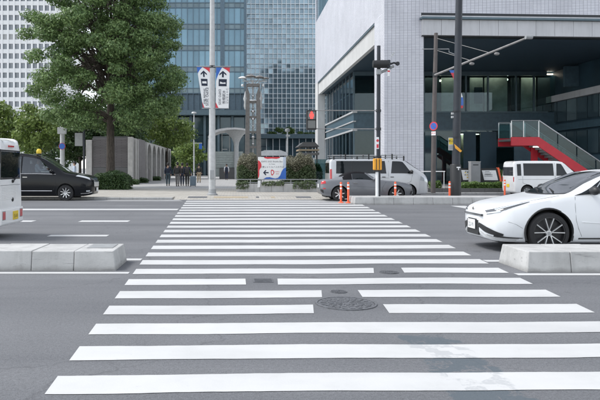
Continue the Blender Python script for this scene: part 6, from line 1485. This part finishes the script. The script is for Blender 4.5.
# ------------------------------------------------------------------ people on the far pavement
def at_feet(px, py): Y = GY(py, PAV); return (PX(px, Y), Y, PAV)
pa = person('person in a dark top and teal trousers walking away nearest the arcade wall', at_feet(168, 186), R(4), mt.navy, mt.teal, 1.68, .12)
pb = person('person in a charcoal jacket and grey trousers in the middle of the walking group', at_feet(177.5, 186.4), R(-3), mt.charcoal, mt.greycl, 1.72, .15)
pc = person('person in black just behind the charcoal jacket in the walking group', at_feet(182.2, 185.8), R(2), mt.black, mt.navy, 1.68, .1)
pd = person('person in black pulling the blue grey suitcase', at_feet(187.2, 186.2), R(0), mt.navy, mt.black, 1.66, .16, arms=[((-.235, -.03, 1.13), (-.23, .08, .90)), ((.26, -.04, 1.14), (.30, -.12, .93))])
person('person in dark top and beige trousers further along the path', at_feet(199, 182.8), R(12), mt.black, mt.beige, 1.68, .1)
pe = person('lone person in white shirt and dark vest before the louvred canopy', at_feet(226.6, 180), R(175), mt.whitecl, mt.navy, 1.74, .12)
MB().prism([(-.15, 0, .98), (.15, 0, .98), (.17, 0, 1.40), (.08, 0, 1.48), (-.08, 0, 1.48), (-.17, 0, 1.40)], (0, -.19, 0), (0, .17, 0)).build('vest', mt.navy, pe, world=False, bevel=.04)
person('person in pale shirt standing behind the bonnet of the black minivan', (PX(74.5, 40), 40, PAV), R(95), mt.ltblue, mt.navy, 1.72, .05)
x_, y_, z_ = at_feet(193, 186.6); t = thing('suitcase', 'blue grey upright suitcase on wheels beside the person in black', 'suitcase', (x_, y_, z_))
MB().box(-.22, -.13, .06, .22, .13, .76).build('shell', mt.suit, t, world=False, bevel=.05)
for q in range(4): MB().box(-.16 + q * .1, -.137, .12, -.12 + q * .1, -.1305, .7).build('rib', mt.suit, t, world=False)
for sx in (-1, 1):
    MB().tube([(sx * .1, .08, .76), (sx * .1, .08, 1.02)], .01, 6).build('handle_tube', mt.steel, t, world=False)
    for sy in (-1, 1): MB().lathe([(.03, -.012), (.03, .012)], (sx * .17, sy * .09, .03), 'x', 10).build('castor', mt.black, t, world=False)
MB().box(-.12, .065, 1.02, .12, .095, 1.05).build('handle', mt.black, t, world=False)
for who, px, py, lb in ((pb, 177.5, 186.4, 'black shoulder bag carried on the back of the charcoal jacket'), (pd, 187.2, 186.2, 'dark rucksack worn by the person with the suitcase')):
    l = at_feet(px, py); b = thing('rucksack', lb, 'bag', (l[0], l[1] - .19, l[2] + 1.12)); MB().box(-.14, -.09, -.18, .14, .05, .22).build('bag', mt.charcoal if who is pd else mt.black, b, world=False, bevel=.05)
    MB().box(-.1, -.115, -.12, .1, -.088, .05).build('pocket', mt.black, b, world=False, bevel=.02)
    for sx in (-1, 1): MB().tube([(sx * .09, .03, .2), (sx * .1, .12, .27), (sx * .1, .26, .24)], .018, 6).build('strap', mt.black, b, world=False)
